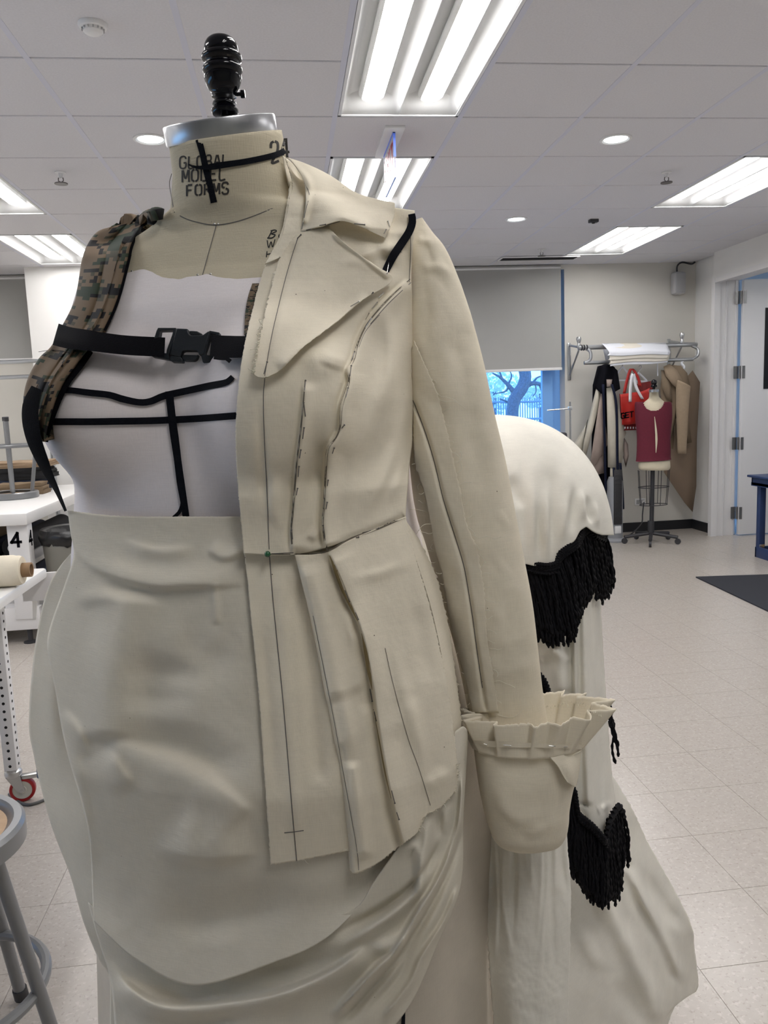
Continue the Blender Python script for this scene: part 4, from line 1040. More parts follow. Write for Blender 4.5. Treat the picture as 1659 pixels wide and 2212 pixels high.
# swags gathered towards the left hip
swf=[([(245,2106),(295,2148),(358,2176),(464,2172),(600,2150),(720,2100),(800,2040)],.008,9,30,.1),
 ([(700,2032),(757,1998),(835,1956),(901,1901),(956,1811),(975,1760)],-.007,7,16,.15),([(690,2060),(770,2025),(850,1970),(915,1900),(965,1800)],.006,14,14,.15),
 ([(715,2203),(811,2097),(853,2058),(901,1977),(956,1886),(992,1785),(1003,1650)],.009,8,5,.1),([(730,2215),(830,2105),(872,2050),(925,1965),(970,1870),(996,1770)],-.007,6,12,.1),
 ([(826,2203),(886,2124),(910,2070),(962,1986),(993,1907)],.006,7,7,.1),([(760,2215),(850,2120),(890,2050),(935,1985)],-.004,12,12,.2),([(860,1860),(900,1830),(905,1950),(895,1960)],.004,12,12,.2),
 ([(790,2060),(850,2040),(890,2010)],.004,16,16,.2),([(925,1760),(915,1850),(900,1940)],.005,10,9,.15),([(948,1740),(950,1820)],-.004,8,9,.2),([(300,2195),(420,2212),(560,2190)],-.005,14,20,.2),([(560,2100),(640,2085),(720,2050)],-.004,25,25,.2)]
patch('swag_drape',[[(190,1950,.0),(300,2035,-.004),(420,2080,-.006),(560,2055,-.004),(690,1990,.006),(769,1962,.014),(811,1901,.016),(871,1817,.018),(913,1763,.018),(960,1660,.018),(985,1580,.016)],
 [(215,2040,.002),(295,2110,.0),(420,2150,-.002),(560,2130,.0),(700,2070,.008),(800,2000,.016),(880,1910,.02),(925,1830,.02),(955,1750,.02),(985,1650,.018),(998,1570,.014)],
 [(236,2106,.008),(320,2165,.010),(440,2200,.008),(580,2180,.008),(720,2120,.012),(830,2040,.018),(910,1945,.022),(950,1850,.022),(975,1760,.02),(995,1660,.016),(1003,1570,.012)],
 [(245,2180,.008),(340,2240,.012),(470,2270,.012),(620,2240,.012),(750,2180,.014),(850,2100,.018),(930,2000,.02),(968,1890,.02),(988,1780,.018),(1000,1670,.014),(1008,1575,.008)],
 [(250,2280,.002),(350,2340,.006),(500,2360,.008),(650,2340,.010),(780,2280,.012),(880,2180,.014),(945,2040,.014),(995,1915,.012),(1001,1770,.010),(1006,1680,.006),(1012,1580,.002)]],
 170,90,HK,.010,swf,M_muslin2,over,thick=.0012,sm=10,wr=(.0012,45),fs=2.3)
apf=[([(150,1170),(195,1217),(240,1240),(300,1258),(350,1265),(416,1262),(480,1261),(560,1258)],.008,34,8,.2),([(150,1300),(205,1290),(262,1285)],.004,20,16,.2),
 ([(268,1268),(258,1340),(240,1420),(226,1520),(220,1610)],.011,60,45,.1),([(360,1400),(345,1480),(340,1560)],-.008,70,60,.2),([(223,1612),(250,1655),(290,1712)],.005,14,30,.3),
 ([(235,1585),(330,1600),(430,1632),(530,1705)],-.010,45,40,.12),([(330,1815),(380,1840),(450,1853),(560,1840)],.011,90,14,.2),([(226,1610),(300,1622),(390,1655),(470,1705),(545,1765)],.006,14,50,.1),
 ([(300,1500),(390,1490),(470,1515)],.003,30,50,.2),([(128,1525),(165,1575),(195,1640)],.006,10,22,.15),([(128,1530),(160,1640),(185,1760),(196,1826)],.004,14,14,.2),([(463,1258),(465,1300),(468,1350)],.002,8,8,.1),
 ([(300,1390),(400,1372),(500,1385)],.002,30,50,.2),([(450,1185),(490,1204),(560,1170)],.004,18,7,.1),([(255,1165),(340,1190),(430,1182)],.004,8,20,.2),
 ([(320,1960),(430,1985),(560,1965),(680,1920)],-.008,60,40,.15),([(160,1700),(180,1800),(192,1900)],.004,22,20,.2),([(400,1320),(440,1410),(520,1440)],-.004,36,36,.2)]
HA=HK
patch('apron_panel',[[(146,1103,-.002),(250,1114),(400,1116),(560,1114),(760,1100),(850,1086)],[(152,1150),(260,1158),(410,1160),(570,1158),(770,1150),(872,1140)],
 [(159,1200),(270,1205),(420,1210),(580,1208),(780,1200),(885,1190)],[(140,1262),(260,1270),(420,1280),(590,1275),(790,1270),(900,1260)],[(104,1370),(240,1370),(420,1380),(600,1380),(800,1370),(925,1360)],
 [(107,1430),(240,1440),(420,1450),(610,1450),(800,1440),(940,1430)],[(120,1494),(250,1500),(420,1510),(610,1510),(800,1500),(952,1490)],[(133,1572),(260,1580),(420,1590),(610,1590),(800,1580),(980,1570)],
 [(150,1645),(270,1660),(420,1670),(610,1670),(800,1660),(985,1640)],[(172,1718),(280,1735),(430,1750),(620,1750),(800,1740),(980,1710)],[(189,1786),(290,1810),(430,1830),(620,1830),(790,1820),(940,1780)],
 [(196,1850),(300,1890),(430,1920),(620,1910),(770,1880),(900,1830)],[(199,1925),(300,1980),(430,2020),(600,1995),(745,1945),(860,1870)],[(202,1990,.006),(295,2074,.010),(420,2129,.012),(590,2080,.012),(705,2026,.012),(812,1920,.002)]],
 170,210,HA,.016,apf,M_muslin2,over,thick=.0012,sm=12,wr=(.0014,55),jit=(.4,0,0,0))

# the overskirt goes on round the sides and back
zs=np.linspace(.90,1.355,40); th=np.linspace(1.05,2*math.pi-1.05,90); V=[]
for z in zs:
    a,bf,bb,cl,cf_,n=btab(z,KT); r=[]
    for t in th:
        x,y=math.sin(t),math.cos(t); b=bf if y>0 else bb
        r.append((abs(x/a)**n+abs(y/b)**n)**(-1/n))
    r=np.array(r)-.030+.004*np.sin(11*th+1.5*z)*np.clip((1.30-z)/.3,0,1)
    V.append(tow(cl+r*np.sin(th),r*np.cos(th),np.full(len(th),z)))
mesh('back_panel',np.array(V).reshape(-1,3),[f[::-1] for f in gfaces(len(zs),len(th))],M_muslin2,over,solid=.0012)
# ================================================================ jacket
jac=thing('muslin_jacket','half made cream muslin jacket pinned on one side with collar, lapel and long sleeve','jacket',tuple(tow(.1,.1,1.05)))
PRIN=[(886,603),(850,635),(815,672),(790,705),(772,745),(764,775),(752,800),(754,822),(746,850),(737,880),(735,920),(726,945),(708,970),(704,1010),(702,1050),(700,1090),(697,1130),(702,1170),(708,1192)]
DART=[(659,822),(656,860),(652,905),(647,950),(641,1000),(637,1050),(632,1110),(629,1150),(633,1200)]
bof=[(PRIN,.0050,28,6,.03),([(x-7,y) for x,y in PRIN],-.0022,9,6,.05),(DART,.0032,24,5,.06),([(x-6,y) for x,y in DART],-.0015,8,5,.1),
 ([(634,1197),(700,1193),(760,1162),(820,1141),(876,1117)],-.0016,9,9,.02),([(690,880),(684,960),(672,1060),(668,1130)],-.004,20,24,.2),([(700,945),(688,1000),(690,1060)],-.003,14,12,.2),
 ([(865,690),(835,860),(780,1010),(735,1120)],.0075,22,26,.2),([(880,800),(862,940),(815,1060),(770,1130)],.006,16,22,.2),([(850,820),(800,960),(755,1080)],-.005,16,16,.2),([(880,920),(862,1030),(840,1100)],.003,12,14,.2),
 ([(640,790),(700,770),(755,790)],.004,30,40,.2),([(600,1010),(590,1080),(600,1150)],.0025,16,16,.2),([(560,850),(566,1000),(580,1150)],-.0015,10,10,.15),([(730,760),(715,800)],.002,26,26,.3),([(660,1150),(690,1165)],.002,18,10,.3),
 ([(740,560),(820,540),(890,525)],.0045,14,18,.2),([(862,500),(880,560),(888,620)],-.003,12,10,.2),([(800,520),(840,570),(870,600)],-.003,14,14,.25),([(830,650),(845,760),(840,860)],.003,16,16,.25)]
brows=[[(628,392),(700,416),(800,440),(896,455)],[(618,450),(700,465),(800,482),(895,492)],[(606,505),(695,510),(795,522),(892,535)],[(573,572),(680,575),(790,580),(889,590)],[(550,650),(645,652),(770,655),(892,660)],
 [(527,750),(640,750),(770,752),(896,755)],[(514,845),(640,850),(770,850),(898,850)],[(509,930),(640,935),(770,935),(894,930)],[(511,1010,.004),(640,1020,.004),(770,1015,.002),(885,1005)],[(518,1100,.010),(640,1112,.010),(770,1095,.008),(880,1062,.004)],[(527,1196,.011),(640,1198,.011),(765,1163,.010),(876,1117,.006)]]
bod=patch('bodice_front',brows,150,300,HJ,.017,bof,M_muslin,jac,thick=.001,sm=14,wr=(.0011,50),jit=(0,0,.5,0),fs=2.3)
def HP(P): return smin(HK(P),HB(P),.02)
stf=[([(x,y) for x,y in((600,1210),(615,1400),(632,1640),(648,1840))],.0015,14,14,.1),([(560,1260),(580,1500),(600,1760)],-.002,14,14,.15),([(640,1240),(668,1450),(690,1700)],-.004,20,20,.1)]
strip=patch('front_strip',[[(527,1192),(585,1195),(640,1197),(690,1192)],[(536,1270),(595,1275),(655,1278),(720,1275)],[(549,1400),(605,1405),(670,1408),(745,1400)],[(559,1500),(612,1505),(690,1505),(765,1500)],
 [(569,1640),(625,1645),(710,1645),(790,1640)],[(577,1760),(636,1760),(725,1755),(800,1745)],[(584,1868),(641,1860),(730,1843),(800,1830)]],70,200,HK,.024,stf,M_muslin,jac,thick=.001,sm=10,wr=(.0010,50),jit=(0,.8,.5,0))
PSEAM=[(708,1192),(728,1240),(748,1290),(764,1325),(777,1360),(788,1400),(797,1450),(806,1500),(812,1545),(822,1610),(838,1700),(862,1800),(880,1860)]
pef=[([(x-5,y) for x,y in PSEAM],-.0050,5,14,.04),([(x+5,y) for x,y in PSEAM],.0065,38,4,.04),
 ([(660,1215),(690,1300),(715,1400),(735,1520)],.006,26,30,.1),([(750,1300),(762,1370),(770,1420)],.005,22,14,.2),([(735,1480),(752,1560),(762,1650)],.005,16,20,.2),([(760,1480),(800,1540)],-.004,26,18,.2),
 ([(760,1640),(775,1740),(790,1860)],.006,14,20,.1),([(735,1600),(745,1720),(758,1860)],-.003,9,9,.1),([(840,1350),(870,1480),(905,1600),(928,1740)],.0035,16,18,.15),([(880,1250),(910,1380),(940,1520)],-.003,20,20,.2),([(900,1500),(870,1560),(850,1600)],.003,26,22,.2),([(905,1700),(940,1690),(975,1660)],.003,16,16,.2),([(740,1255),(830,1235),(890,1200)],.002,12,14,.2)]
def roll(px,py,D):
    u=np.linspace(0,1,D.shape[1])[None,:]; t=np.linspace(0,1,D.shape[0])[:,None]
    return D+.014*np.clip((.05-u)/.05,0,1)**2*np.clip(t*6,0,1)
pep=patch('peplum_panel',[[(637,1199),(700,1194),(765,1162),(876,1116)],[(652,1260),(728,1245),(805,1220),(893,1185)],[(668,1330),(755,1315),(840,1290),(915,1262)],[(686,1420),(780,1405),(870,1380),(940,1355)],[(703,1510),(800,1497),(893,1475),(961,1450)],
 [(720,1600),(815,1590),(908,1565),(977,1545)],[(735,1690),(830,1680),(922,1650),(986,1630)],[(747,1800),(845,1780),(930,1735),(990,1672)],[(756,1880),(770,1887),(815,1866),(858,1832),(904,1797),(918,1764),(950,1745),(985,1710)]],130,260,HP,.034,pef,M_muslin,jac,thick=.001,sm=8,wr=(.0010,45),jit=(0,1.2,0,1.0),post=roll,fs=1.35)
# side-back peplum seen past the raw edge
patch('side_back_peplum',[[(872,1116,.002),(884,1135,.0),(902,1160,-.01)],[(893,1190,.002),(915,1210,.0),(940,1240,-.008)],[(925,1290),(945,1310,-.002),(965,1330,-.012)],[(945,1370),(962,1390,-.004),(978,1410,-.014)],[(960,1450),(978,1470,-.006),(990,1500,-.016)],[(972,1540),(985,1555,-.008),(998,1570,-.018)],[(975,1612),(984,1612,-.01),(992,1606,-.018)]],30,120,HP,.026,None,M_muslin,jac,thick=.001,sm=4,wr=(.001,30),jit=(0,0,0,1.5))
# ---- sleeve
sl=[(890,912,478,470,.965,.35),(888,935,505,502,.962,.55),(886,963,538,538,.958,.66),(884,992,605,605,.955,.70),(883,1023,701,701,.952,.70),(885,1048,797,797,.952,.68),(889,1068,893,893,.955,.66),(885,1093,1000,1000,.96,.64),(898,1113,1105,1106,.962,.62),(921,1133,1180,1210,.965,.60),(950,1151,1285,1309,.968,.60),(981,1164,1395,1420,.972,.60),(1000,1172,1480,1490,.975,.60),(1016,1183,1560,1560,.978,.60)]
slf=[([(893,540),(915,640),(915,760)],-.004,16,26,.2),([(930,640),(960,760),(985,900),(1010,1060)],.0035,24,24,.2),([(1005,700),(1035,860),(1065,1010),(1095,1180)],.0035,18,22,.2),([(1030,640),(1050,760),(1070,880)],-.002,12,12,.2),([(900,505),(915,520),(940,520)],.003,8,10,.2),([(905,500),(930,560),(925,600)],-.003,10,14,.2),([(893,580),(930,575),(960,585),(985,610)],.003,10,10,.2),([(900,600),(945,600),(980,640)],-.0022,12,12,.2),([(1040,720),(1060,850),(1085,1000)],.003,20,14,.2),([(985,560),(1010,640),(1030,740)],.003,22,14,.25),
 ([(1066,1095),(1090,1125),(1105,1150)],.0025,6,8,.2),([(1060,1190),(1090,1230),(1120,1260)],.002,8,8,.2),([(1070,1400),(1110,1380),(1150,1368)],.002,4,9,.15),([(1075,1280),(1110,1270),(1140,1290)],.002,10,12,.2),([(1060,1330),(1090,1330)],.002,12,12,.2),([(960,700),(990,780),(1000,860)],-.002,25,25,.2),([(1010,900),(1040,1000),(1060,1100)],-.003,22,22,.2),([(1080,1480),(1120,1440),(1150,1450)],.002,14,14,.2)]
sleeve=tube_px('sleeve',sl,M_muslin,jac,nv=190,nu=90,folds=slf,wr=(.0022,38),cap=False)
SS=Surf([sleeve])
# raw-edged seam allowance pressed along the inner arm
LEDG=[(888,760),(891,850),(893,925),(895,1000),(916,1066),(931,1142),(938,1185),(954,1240),(962,1290),(968,1330),(984,1400),(998,1445),(1012,1500),(1020,1540)]
REDG=[(893,735),(925,805),(944,850),(963,921),(978,990),(997,1073),(1009,1134),(1027,1177),(1036,1215),(1045,1266),(1050,1342),(1053,1387),(1064,1451),(1077,1540)]
def lp(a,b,t): return (a[0]+(b[0]-a[0])*t,a[1]+(b[1]-a[1])*t)
seamp=patch('seam_allowance',[[l,lp(l,r,.33),lp(l,r,.66),r] for l,r in zip(LEDG,REDG)],26,170,SS,.0060,[([(892,865),(914,921),(936,990),(956,1073),(971,1122),(987,1172),(1002,1223),(1012,1278),(1022,1342),(1032,1418),(1042,1486),(1050,1540)],-.003,4,4,.02)],M_muslin,sleeve,thick=.0012,sm=6,wr=(.0012,30),jit=(0,0,.8,1.0))
SQ=Surf([seamp,sleeve])
# ---- lapel and collar
lap=patch('lapel',[[(640,506),(660,497),(690,492),(712,494)],[(612,545),(670,532),(720,528),(752,532)],[(600,568),(650,572),(740,572),(812,574)],[(590,602),(670,606),(780,603),(849,604)],[(578,648),(650,652),(722,656),(779,651)],[(567,700),(620,704),(682,703),(723,698)],[(557,750),(590,754),(632,757),(656,749)],[(551,788),(570,797),(595,800),(611,795)],[(547,808),(556,814),(566,816),(578,814)]],90,150,HJ,.028,
 [([(640,520),(600,660),(572,790)],-.0025,8,14,.1),([(715,500),(790,560),(845,603)],.004,18,6,.1),([(600,800),(660,745),(740,690),(800,640)],.005,16,8,.1),([(720,570),(770,565),(820,590)],.002,12,12,.2),([(650,600),(700,640),(740,640)],.0015,30,30,.2)],M_muslin,jac,thick=.0009,sm=14,wr=(.0010,40),jit=(0,.5,1.6,.4))
col=patch('collar',[[(617,339,.004),(660,353,.012),(712,378,.016),(770,416,.018),(815,430,.016),(852,438,.012)],[(636,356,.006),(690,388,.02),(740,414,.022),(790,437,.022),(825,448,.018),(853,456,.012)],[(656,392,.012),(700,420,.026),(750,442,.026),(800,458,.022),(830,466,.018),(849,476,.012)],
 [(660,440,.012),(695,450,.026),(745,459,.028),(795,474,.022),(825,482,.018),(842,494,.012)],[(650,499,.006),(690,490,.018),(735,477,.028),(775,488,.022),(805,502,.016),(832,514,.010)]],90,80,HJ,.018,
 [([(617,340),(650,370),(668,400),(662,440),(652,490)],.006,8,18,.1),([(700,480),(735,468),(770,478),(820,500)],.004,14,8,.15),([(690,410),(770,450),(840,470)],-.0025,30,30,.2)],M_muslin,jac,thick=.0009,sm=8,wr=(.0008,40),jit=(0,.3,.2,.4))
patch('collar_inner',[[(611,336,.002),(632,352,.003),(655,374,.006)],[(616,365,.002),(636,378,.003),(658,394,.006)],[(624,402,.002),(642,404,.003),(660,408,.006)]],16,16,HB,.004,None,M_muslin,jac,thick=.0009,sm=4,wr=(.0005,20))
stand=patch('collar_stand',[[(617,341,-.004),(634,372,.0),(650,388,.002),(662,384,.004)],[(632,395,.0),(640,410,.002),(650,415,.003),(664,412,.004)],[(626,425,.0),(636,440,.002),(646,445,.003),(660,442,.004)],[(618,470,.002),(630,475,.003),(642,478,.004),(655,478,.004)],[(604,522,.004),(618,514,.005),(634,508,.005),(652,502,.005)],[(572,570,.004),(592,562,.006),(612,552,.006),(636,540,.006)]],40,90,HJ,.018,None,M_muslin,jac,thick=.0009,sm=6,wr=(.001,25),jit=(0,0,.8,0))
# black armhole tape lying over the shoulder
SJK=Surf([bod])
ribbon('armhole_tape',[(889,462),(891,478),(884,500),(868,525),(850,552),(838,575),(829,594)],[15,17,17,18,18,17,15],SJK,.0045,M_black,jac)
# ---- cuff: gathered ruffle above, shaped band turned up below
cuff=thing('sleeve_cuff','deep shaped muslin cuff with a pleated ruffle pinned to the sleeve end','cuff',tuple(U(1140,1840,.955)))
cs=[(1022,1257,1602,1612,.955,.55),(1025,1253,1630,1632,.955,.58),(1030,1246,1670,1672,.955,.60),(1037,1237,1712,1705,.955,.60),(1046,1230,1752,1745,.955,.58),(1056,1228,1785,1778,.955,.52),(1066,1222,1812,1806,.955,.45),(1084,1207,1830,1828,.955,.34),(1112,1178,1841,1839,.955,.18)]
cband=tube_px('cuff_band',cs,M_muslin,cuff,nv=80,nu=100,wr=(.0015,40),folds=[([(1060,1640),(1120,1665),(1190,1650)],-.004,22,26,.2),([(1070,1680),(1090,1740),(1130,1770),(1180,1745)],.004,20,16,.2),([(1200,1650),(1215,1700),(1205,1770)],-.003,14,14,.2),([(1130,1800),(1180,1785),(1215,1760)],.003,14,14,.2)])
patch('cuff_turnback',[[(1172,1611,.916),(1215,1612,.925),(1258,1612,.945)],[(1188,1635,.914),(1225,1640,.922),(1254,1645,.942)],[(1205,1655,.914),(1232,1665,.920),(1250,1672,.938)],[(1216,1675,.915),(1235,1686,.922),(1244,1698,.935)],[(1226,1690,.918),(1234,1696,.924),(1239,1699,.93)]],24,36,None,0,None,M_muslin,cuff,thick=.0009,sm=2,wr=(.001,25),jit=(0,0,.4,.4))
def ring(cx,cy,hw,d,fl_,a,lift=0):
    c=U(cx,cy,d); k=d/FL; f=np.array([CF[0],CF[1],0]); f/=np.linalg.norm(f)
    return c+XH*hw*k*math.cos(a)-f*hw*k*fl_*math.sin(a)+np.array([0,0,lift*k])
V=[];nR=260;nVv=16
rs=np.random.RandomState(11); pl=14
knots=np.sort(np.linspace(0,1,pl,endpoint=False)+rs.uniform(-.018,.018,pl)); phs=rs.uniform(.7,1.2,pl)
topj=fbm(np.linspace(0,9,nR),np.zeros(nR))*5+rs.randn(nR)*1.0
for i in range(nVv):
    t=i/(nVv-1)
    for j in range(nR):
        u=j/nR; a=2*math.pi*u+math.pi
        k=np.searchsorted(knots,u)-1; lo=knots[k]; hi=knots[(k+1)%pl]+(1 if k==pl-1 else 0); s=((u-lo)%1)/((hi-lo)%1+1e-9)
        pleat=(s/.82 if s<.82 else (1-s)/.18)*phs[k]
        hw=118+t*(20+14*max(math.cos(a),0))+(pleat-.4)*(7+46*t)
        cx=1140+t*(8); cy=1608-t*76
        lift=topj[j]*t*t + t*(10*math.cos(a) if math.cos(a)>0 else 2*math.cos(a))
        V.append(ring(cx,cy,hw,.955,.62,a,lift))
ruf=mesh('ruffle',V,gfaces(nVv,nR,True),M_muslin,cuff,solid=.0009)
bm=bmesh.new(); bm.from_mesh(ruf.data); bmesh.ops.recalc_face_normals(bm,faces=bm.faces); bm.to_mesh(ruf.data); bm.free(); ruf.data.polygons.foreach_set('use_smooth',[True]*len(ruf.data.polygons))
SC=Surf([cband,ruf])
ribbon('binding',[(1022,1604),(1060,1607),(1100,1608),(1150,1610),(1200,1612),(1257,1613)],[9,14,12,9,8,10],SC,.002,M_muslin,cuff)
# ---- pencil lines, seams pinned shut, pins and threads
SP=Surf([strip,pep,bod]); SPL=Surf([lap]); SAll=Surf([bod,strip,pep,lap,col,stand])
for P,S_,w in [([(572,815),(569,860),(571,950),(576,1050),(580,1150),(582,1200)],SP,1.6),([(582,1200),(590,1300),(600,1400),(611,1510),(622,1640),(632,1760),(641,1860)],SP,1.9),([(643,515),(630,555),(617,600),(602,660),(588,720),(577,780),(572,812)],SPL,1.5),
 ([(586,1196),(610,1195),(634,1194)],SP,1.6),([(614,1799),(636,1797),(656,1794)],SP,1.8),([(676,1330),(700,1450),(722,1560),(745,1690),(770,1830),(775,1880)],SP,1.0),([(832,1400),(850,1480),(880,1590),(905,1660),(930,1740)],SP,1.0),
 ([(652,500),(690,490),(735,478)],SAll,1.6),([(657,395),(668,420),(660,455),(652,495)],SAll,1.4),([(820,680),(790,715),(775,750)],SP,1.0),([(888,610),(840,655),(800,700)],SP,1.4),([(883,480),(887,520),(886,570),(884,610)],SAll,1.2)]:
    ribbon('pencil_line',P,w,S_,.0006,M_pencil,jac,thick=.0002,sm=1)
ribbon('pencil_line',[(892,865),(914,921),(936,990),(956,1073),(971,1122),(987,1172),(1002,1223),(1012,1278),(1022,1342),(1032,1418),(1042,1486)],1.5,SQ,.0006,M_pencil,sleeve,thick=.0002)
M_gap=mat('seam_gap_shadow',(.17,.145,.11),.9)  # dark ribbon colour paints the shade down in the seam gaps
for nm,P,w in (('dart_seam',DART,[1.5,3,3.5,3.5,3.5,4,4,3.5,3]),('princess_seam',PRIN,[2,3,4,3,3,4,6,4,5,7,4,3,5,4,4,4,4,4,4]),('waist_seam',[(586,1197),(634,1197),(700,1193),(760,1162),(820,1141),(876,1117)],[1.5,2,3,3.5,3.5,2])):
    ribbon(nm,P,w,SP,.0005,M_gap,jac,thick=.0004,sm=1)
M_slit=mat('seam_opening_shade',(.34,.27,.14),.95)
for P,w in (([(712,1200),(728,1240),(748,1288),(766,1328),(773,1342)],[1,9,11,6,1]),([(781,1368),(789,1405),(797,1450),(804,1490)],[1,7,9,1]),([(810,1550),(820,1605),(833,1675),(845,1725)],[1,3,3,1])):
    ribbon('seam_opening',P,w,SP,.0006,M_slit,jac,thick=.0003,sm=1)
PINS=[((818,643),(828,633),0),((803,667),(815,653),0),((790,690),(797,677),0),((789,708),(802,688),0),((759,778),(766,760),1),((756,812),(759,790),1),((747,858),(752,838),1),((738,925),(744,918),1),((718,980),(722,968),1),((658,843),(660,822),1),((660,900),(656,870),1),((654,948),(657,924),1),((647,990),(650,972),1),((644,1030),(646,1008),1),((640,1070),(643,1055),1),((632,1165),(630,1145),1),((707,1050),(709,1037),1),((704,1100),(707,1085),1),((702,1160),(698,1135),1),
 ((762,1163),(775,1160),1),((783,1151),(800,1147),1),((812,1143),(818,1141),1),((830,1135),(838,1131),1),((842,1130),(852,1125),1),((745,1275),(755,1300),1),((768,1323),(774,1338),1),((799,1488),(804,1515),1),((808,1537),(813,1557),1),((846,1708),(853,1735),1),((857,1755),(862,1770),1),
 ((841,560),(836,590),0),((842,490),(838,478),0),((829,505),(834,496),0),((765,483),(788,485),1),((690,487),(703,485),1),((642,515),(650,507),1),((803,635),(806,632),1),((757,662),(776,651),0),((570,808),(577,782),1),((896,565),(898,545),1),((868,532),(866,545),0),((835,568),(832,575),0)]
for a,b,k in PINS:
    x=np.array([a[0],b[0]],float); y=np.array([a[1],b[1]],float); d=SAll.cast(x,y)-.0012
    m_=MB(); p,q=U(x[0],y[0],d[0]),U(x[1],y[1],d[1]); m_.tube([tuple(p),tuple(q)],.00048,6); m_.lathe([(.0001,-.0006),(.0009,-.0004),(.0009,.0004),(.0001,.0006)],q,8,q-p)
    m_.build('pin',M_pind if k else M_pin,jac)
p=U(578,1197,float(SAll.cast(np.array([578.]),np.array([1197.]))[0])-.004); q=U(612,1196,float(SAll.cast(np.array([612.]),np.array([1196.]))[0])-.0008)
m_=MB(); m_.tube([tuple(p),tuple(q)],.00045,6); gp=m_.build('pin',M_pind,jac); gp['label']='green ball-headed pin'
bm=bmesh.new(); bmesh.ops.create_uvsphere(bm,u_segments=14,v_segments=10,radius=.0033); mesh('pin_head',[v.co+Vector(p) for v in bm.verts],[[v.index for v in f.verts] for f in bm.faces],M_green,gp); bm.free()
for a,b in(((1087,1609),(1104,1611)),((1186,1611),(1200,1612)),((1218,1613),(1226,1613)),((1045,1607),(1052,1609))):
    x=np.array([a[0],b[0]],float); y=np.array([a[1],b[1]],float); d=SC.cast(x,y)-.004
    m_=MB(); m_.tube([tuple(U(x[0],y[0],d[0])),tuple(U(x[1],y[1],d[1]))],.00055,6); m_.build('pin',M_pin,cuff)
rs=random.Random(4); m_=MB()
def frays(mb,poly,S_,n,dx,L0,L1,r=.00028):
    P=cr(poly,n)
    for (x,y) in P[:,:2]:
        x+=rs.uniform(-2,2); y+=rs.uniform(-4,4); L=rs.uniform(L0,L1)*(1 if rs.random()<.8 else 2.2); a=rs.uniform(-.6,.9); pts=[]
        d=float(S_.cast(np.array([x]),np.array([y]))[0])-.001; cx,cy=x,y
        for k in range(5):
            pts.append(U(cx,cy,d-.0008*k)); cx+=dx*L/4*math.cos(a); cy+=L/4*math.sin(a); a+=rs.uniform(-.7,.7)
        mb.tube(cru(pts,9),r,4,caps=False)
frays(m_,REDG[1:],SQ,34,1,8,30); frays(m_,LEDG[3:],SQ,26,-1,5,20)
mesh('loose_threads',m_.V,m_.F,M_thread,sleeve,kind='stuff')
m_=MB(); frays(m_,[(590,565),(575,640),(563,720),(553,780),(548,806)],SPL,190,-1,3,9,.00034); frays(m_,[(904,1797),(918,1766),(950,1746),(985,1708),(987,1650)],SP,60,.8,3,8,.00034); frays(m_,[(650,1860),(700,1850),(745,1840)],SP,8,.5,8,18,.0002)
mesh('loose_threads',m_.V,m_.F,M_thread,jac,kind='stuff')
m_=MB(); frays(m_,[(1000,1530),(1060,1528),(1120,1528),(1180,1527),(1240,1520),(1298,1545)],SC,80,.3,3,7,.0003); mesh('loose_threads',m_.V,m_.F,M_thread,cuff,kind='stuff')
# ================================================================ ceiling fittings
M_wplast=mat('white_plastic',(.80,.80,.80),.45); M_steel=mat('bright_steel',(.62,.63,.64),.25,metal=1.); M_dark=mat('dark_metal',(.05,.05,.055),.5,metal=.4)
def CE(px,py): return onplane(px,py,2,ROOMH)
p=CE(200,52); t=thing('smoke_detector','white round smoke detector on the ceiling near the black finial','smoke detector',tuple(p))
m_=MB(); m_.lathe([(.001,0),(.050,0),(.050,-.007),(.046,-.014),(.040,-.016)],p,36); m_.build('base',M_wplast,t)
m_=MB(); m_.lathe([(.036,-.016),(.034,-.026),(.026,-.032),(.018,-.034),(.001,-.035)],p,36); m_.build('sensing_head',M_wplast,t)
M_slotg=mat('detector_slot_grey',(.45,.45,.46),.7); m_=MB()
for k in range(14): a=2*math.pi*k/14; m_.box(p+np.array([.037*math.cos(a),.037*math.sin(a),-.020]),(.005,.004,.006),rz=a)
m_.build('vent_slots',M_slotg,t)
M_dl=emit('recessed_lamp_glow',(.9,.98,1),3.0)
for x,y,lab in((325,300,'small round recessed downlight left of the metal neck plate'),(1330,300,'small round recessed downlight in the tile right of the large ceiling light'),(1115,473,'small round recessed downlight above the sleeve head')):
    p=CE(x,y); t=thing('downlight',lab,'downlight',tuple(p),'round recessed downlights'); m_=MB(); m_.lathe([(.085,0),(.085,-.005),(.072,-.007),(.066,-.002),(.060,.0)],p,32,caps=False); m_.build('trim_ring',M_wplast,t)
    m_=MB(); m_.lathe([(.001,-.002),(.062,-.002),(.062,.004),(.001,.004)],p,28); m_.build('lens',M_dl,t)
M_spr=mat('dull_sprinkler_brass',(.16,.15,.15),.4,metal=.6)
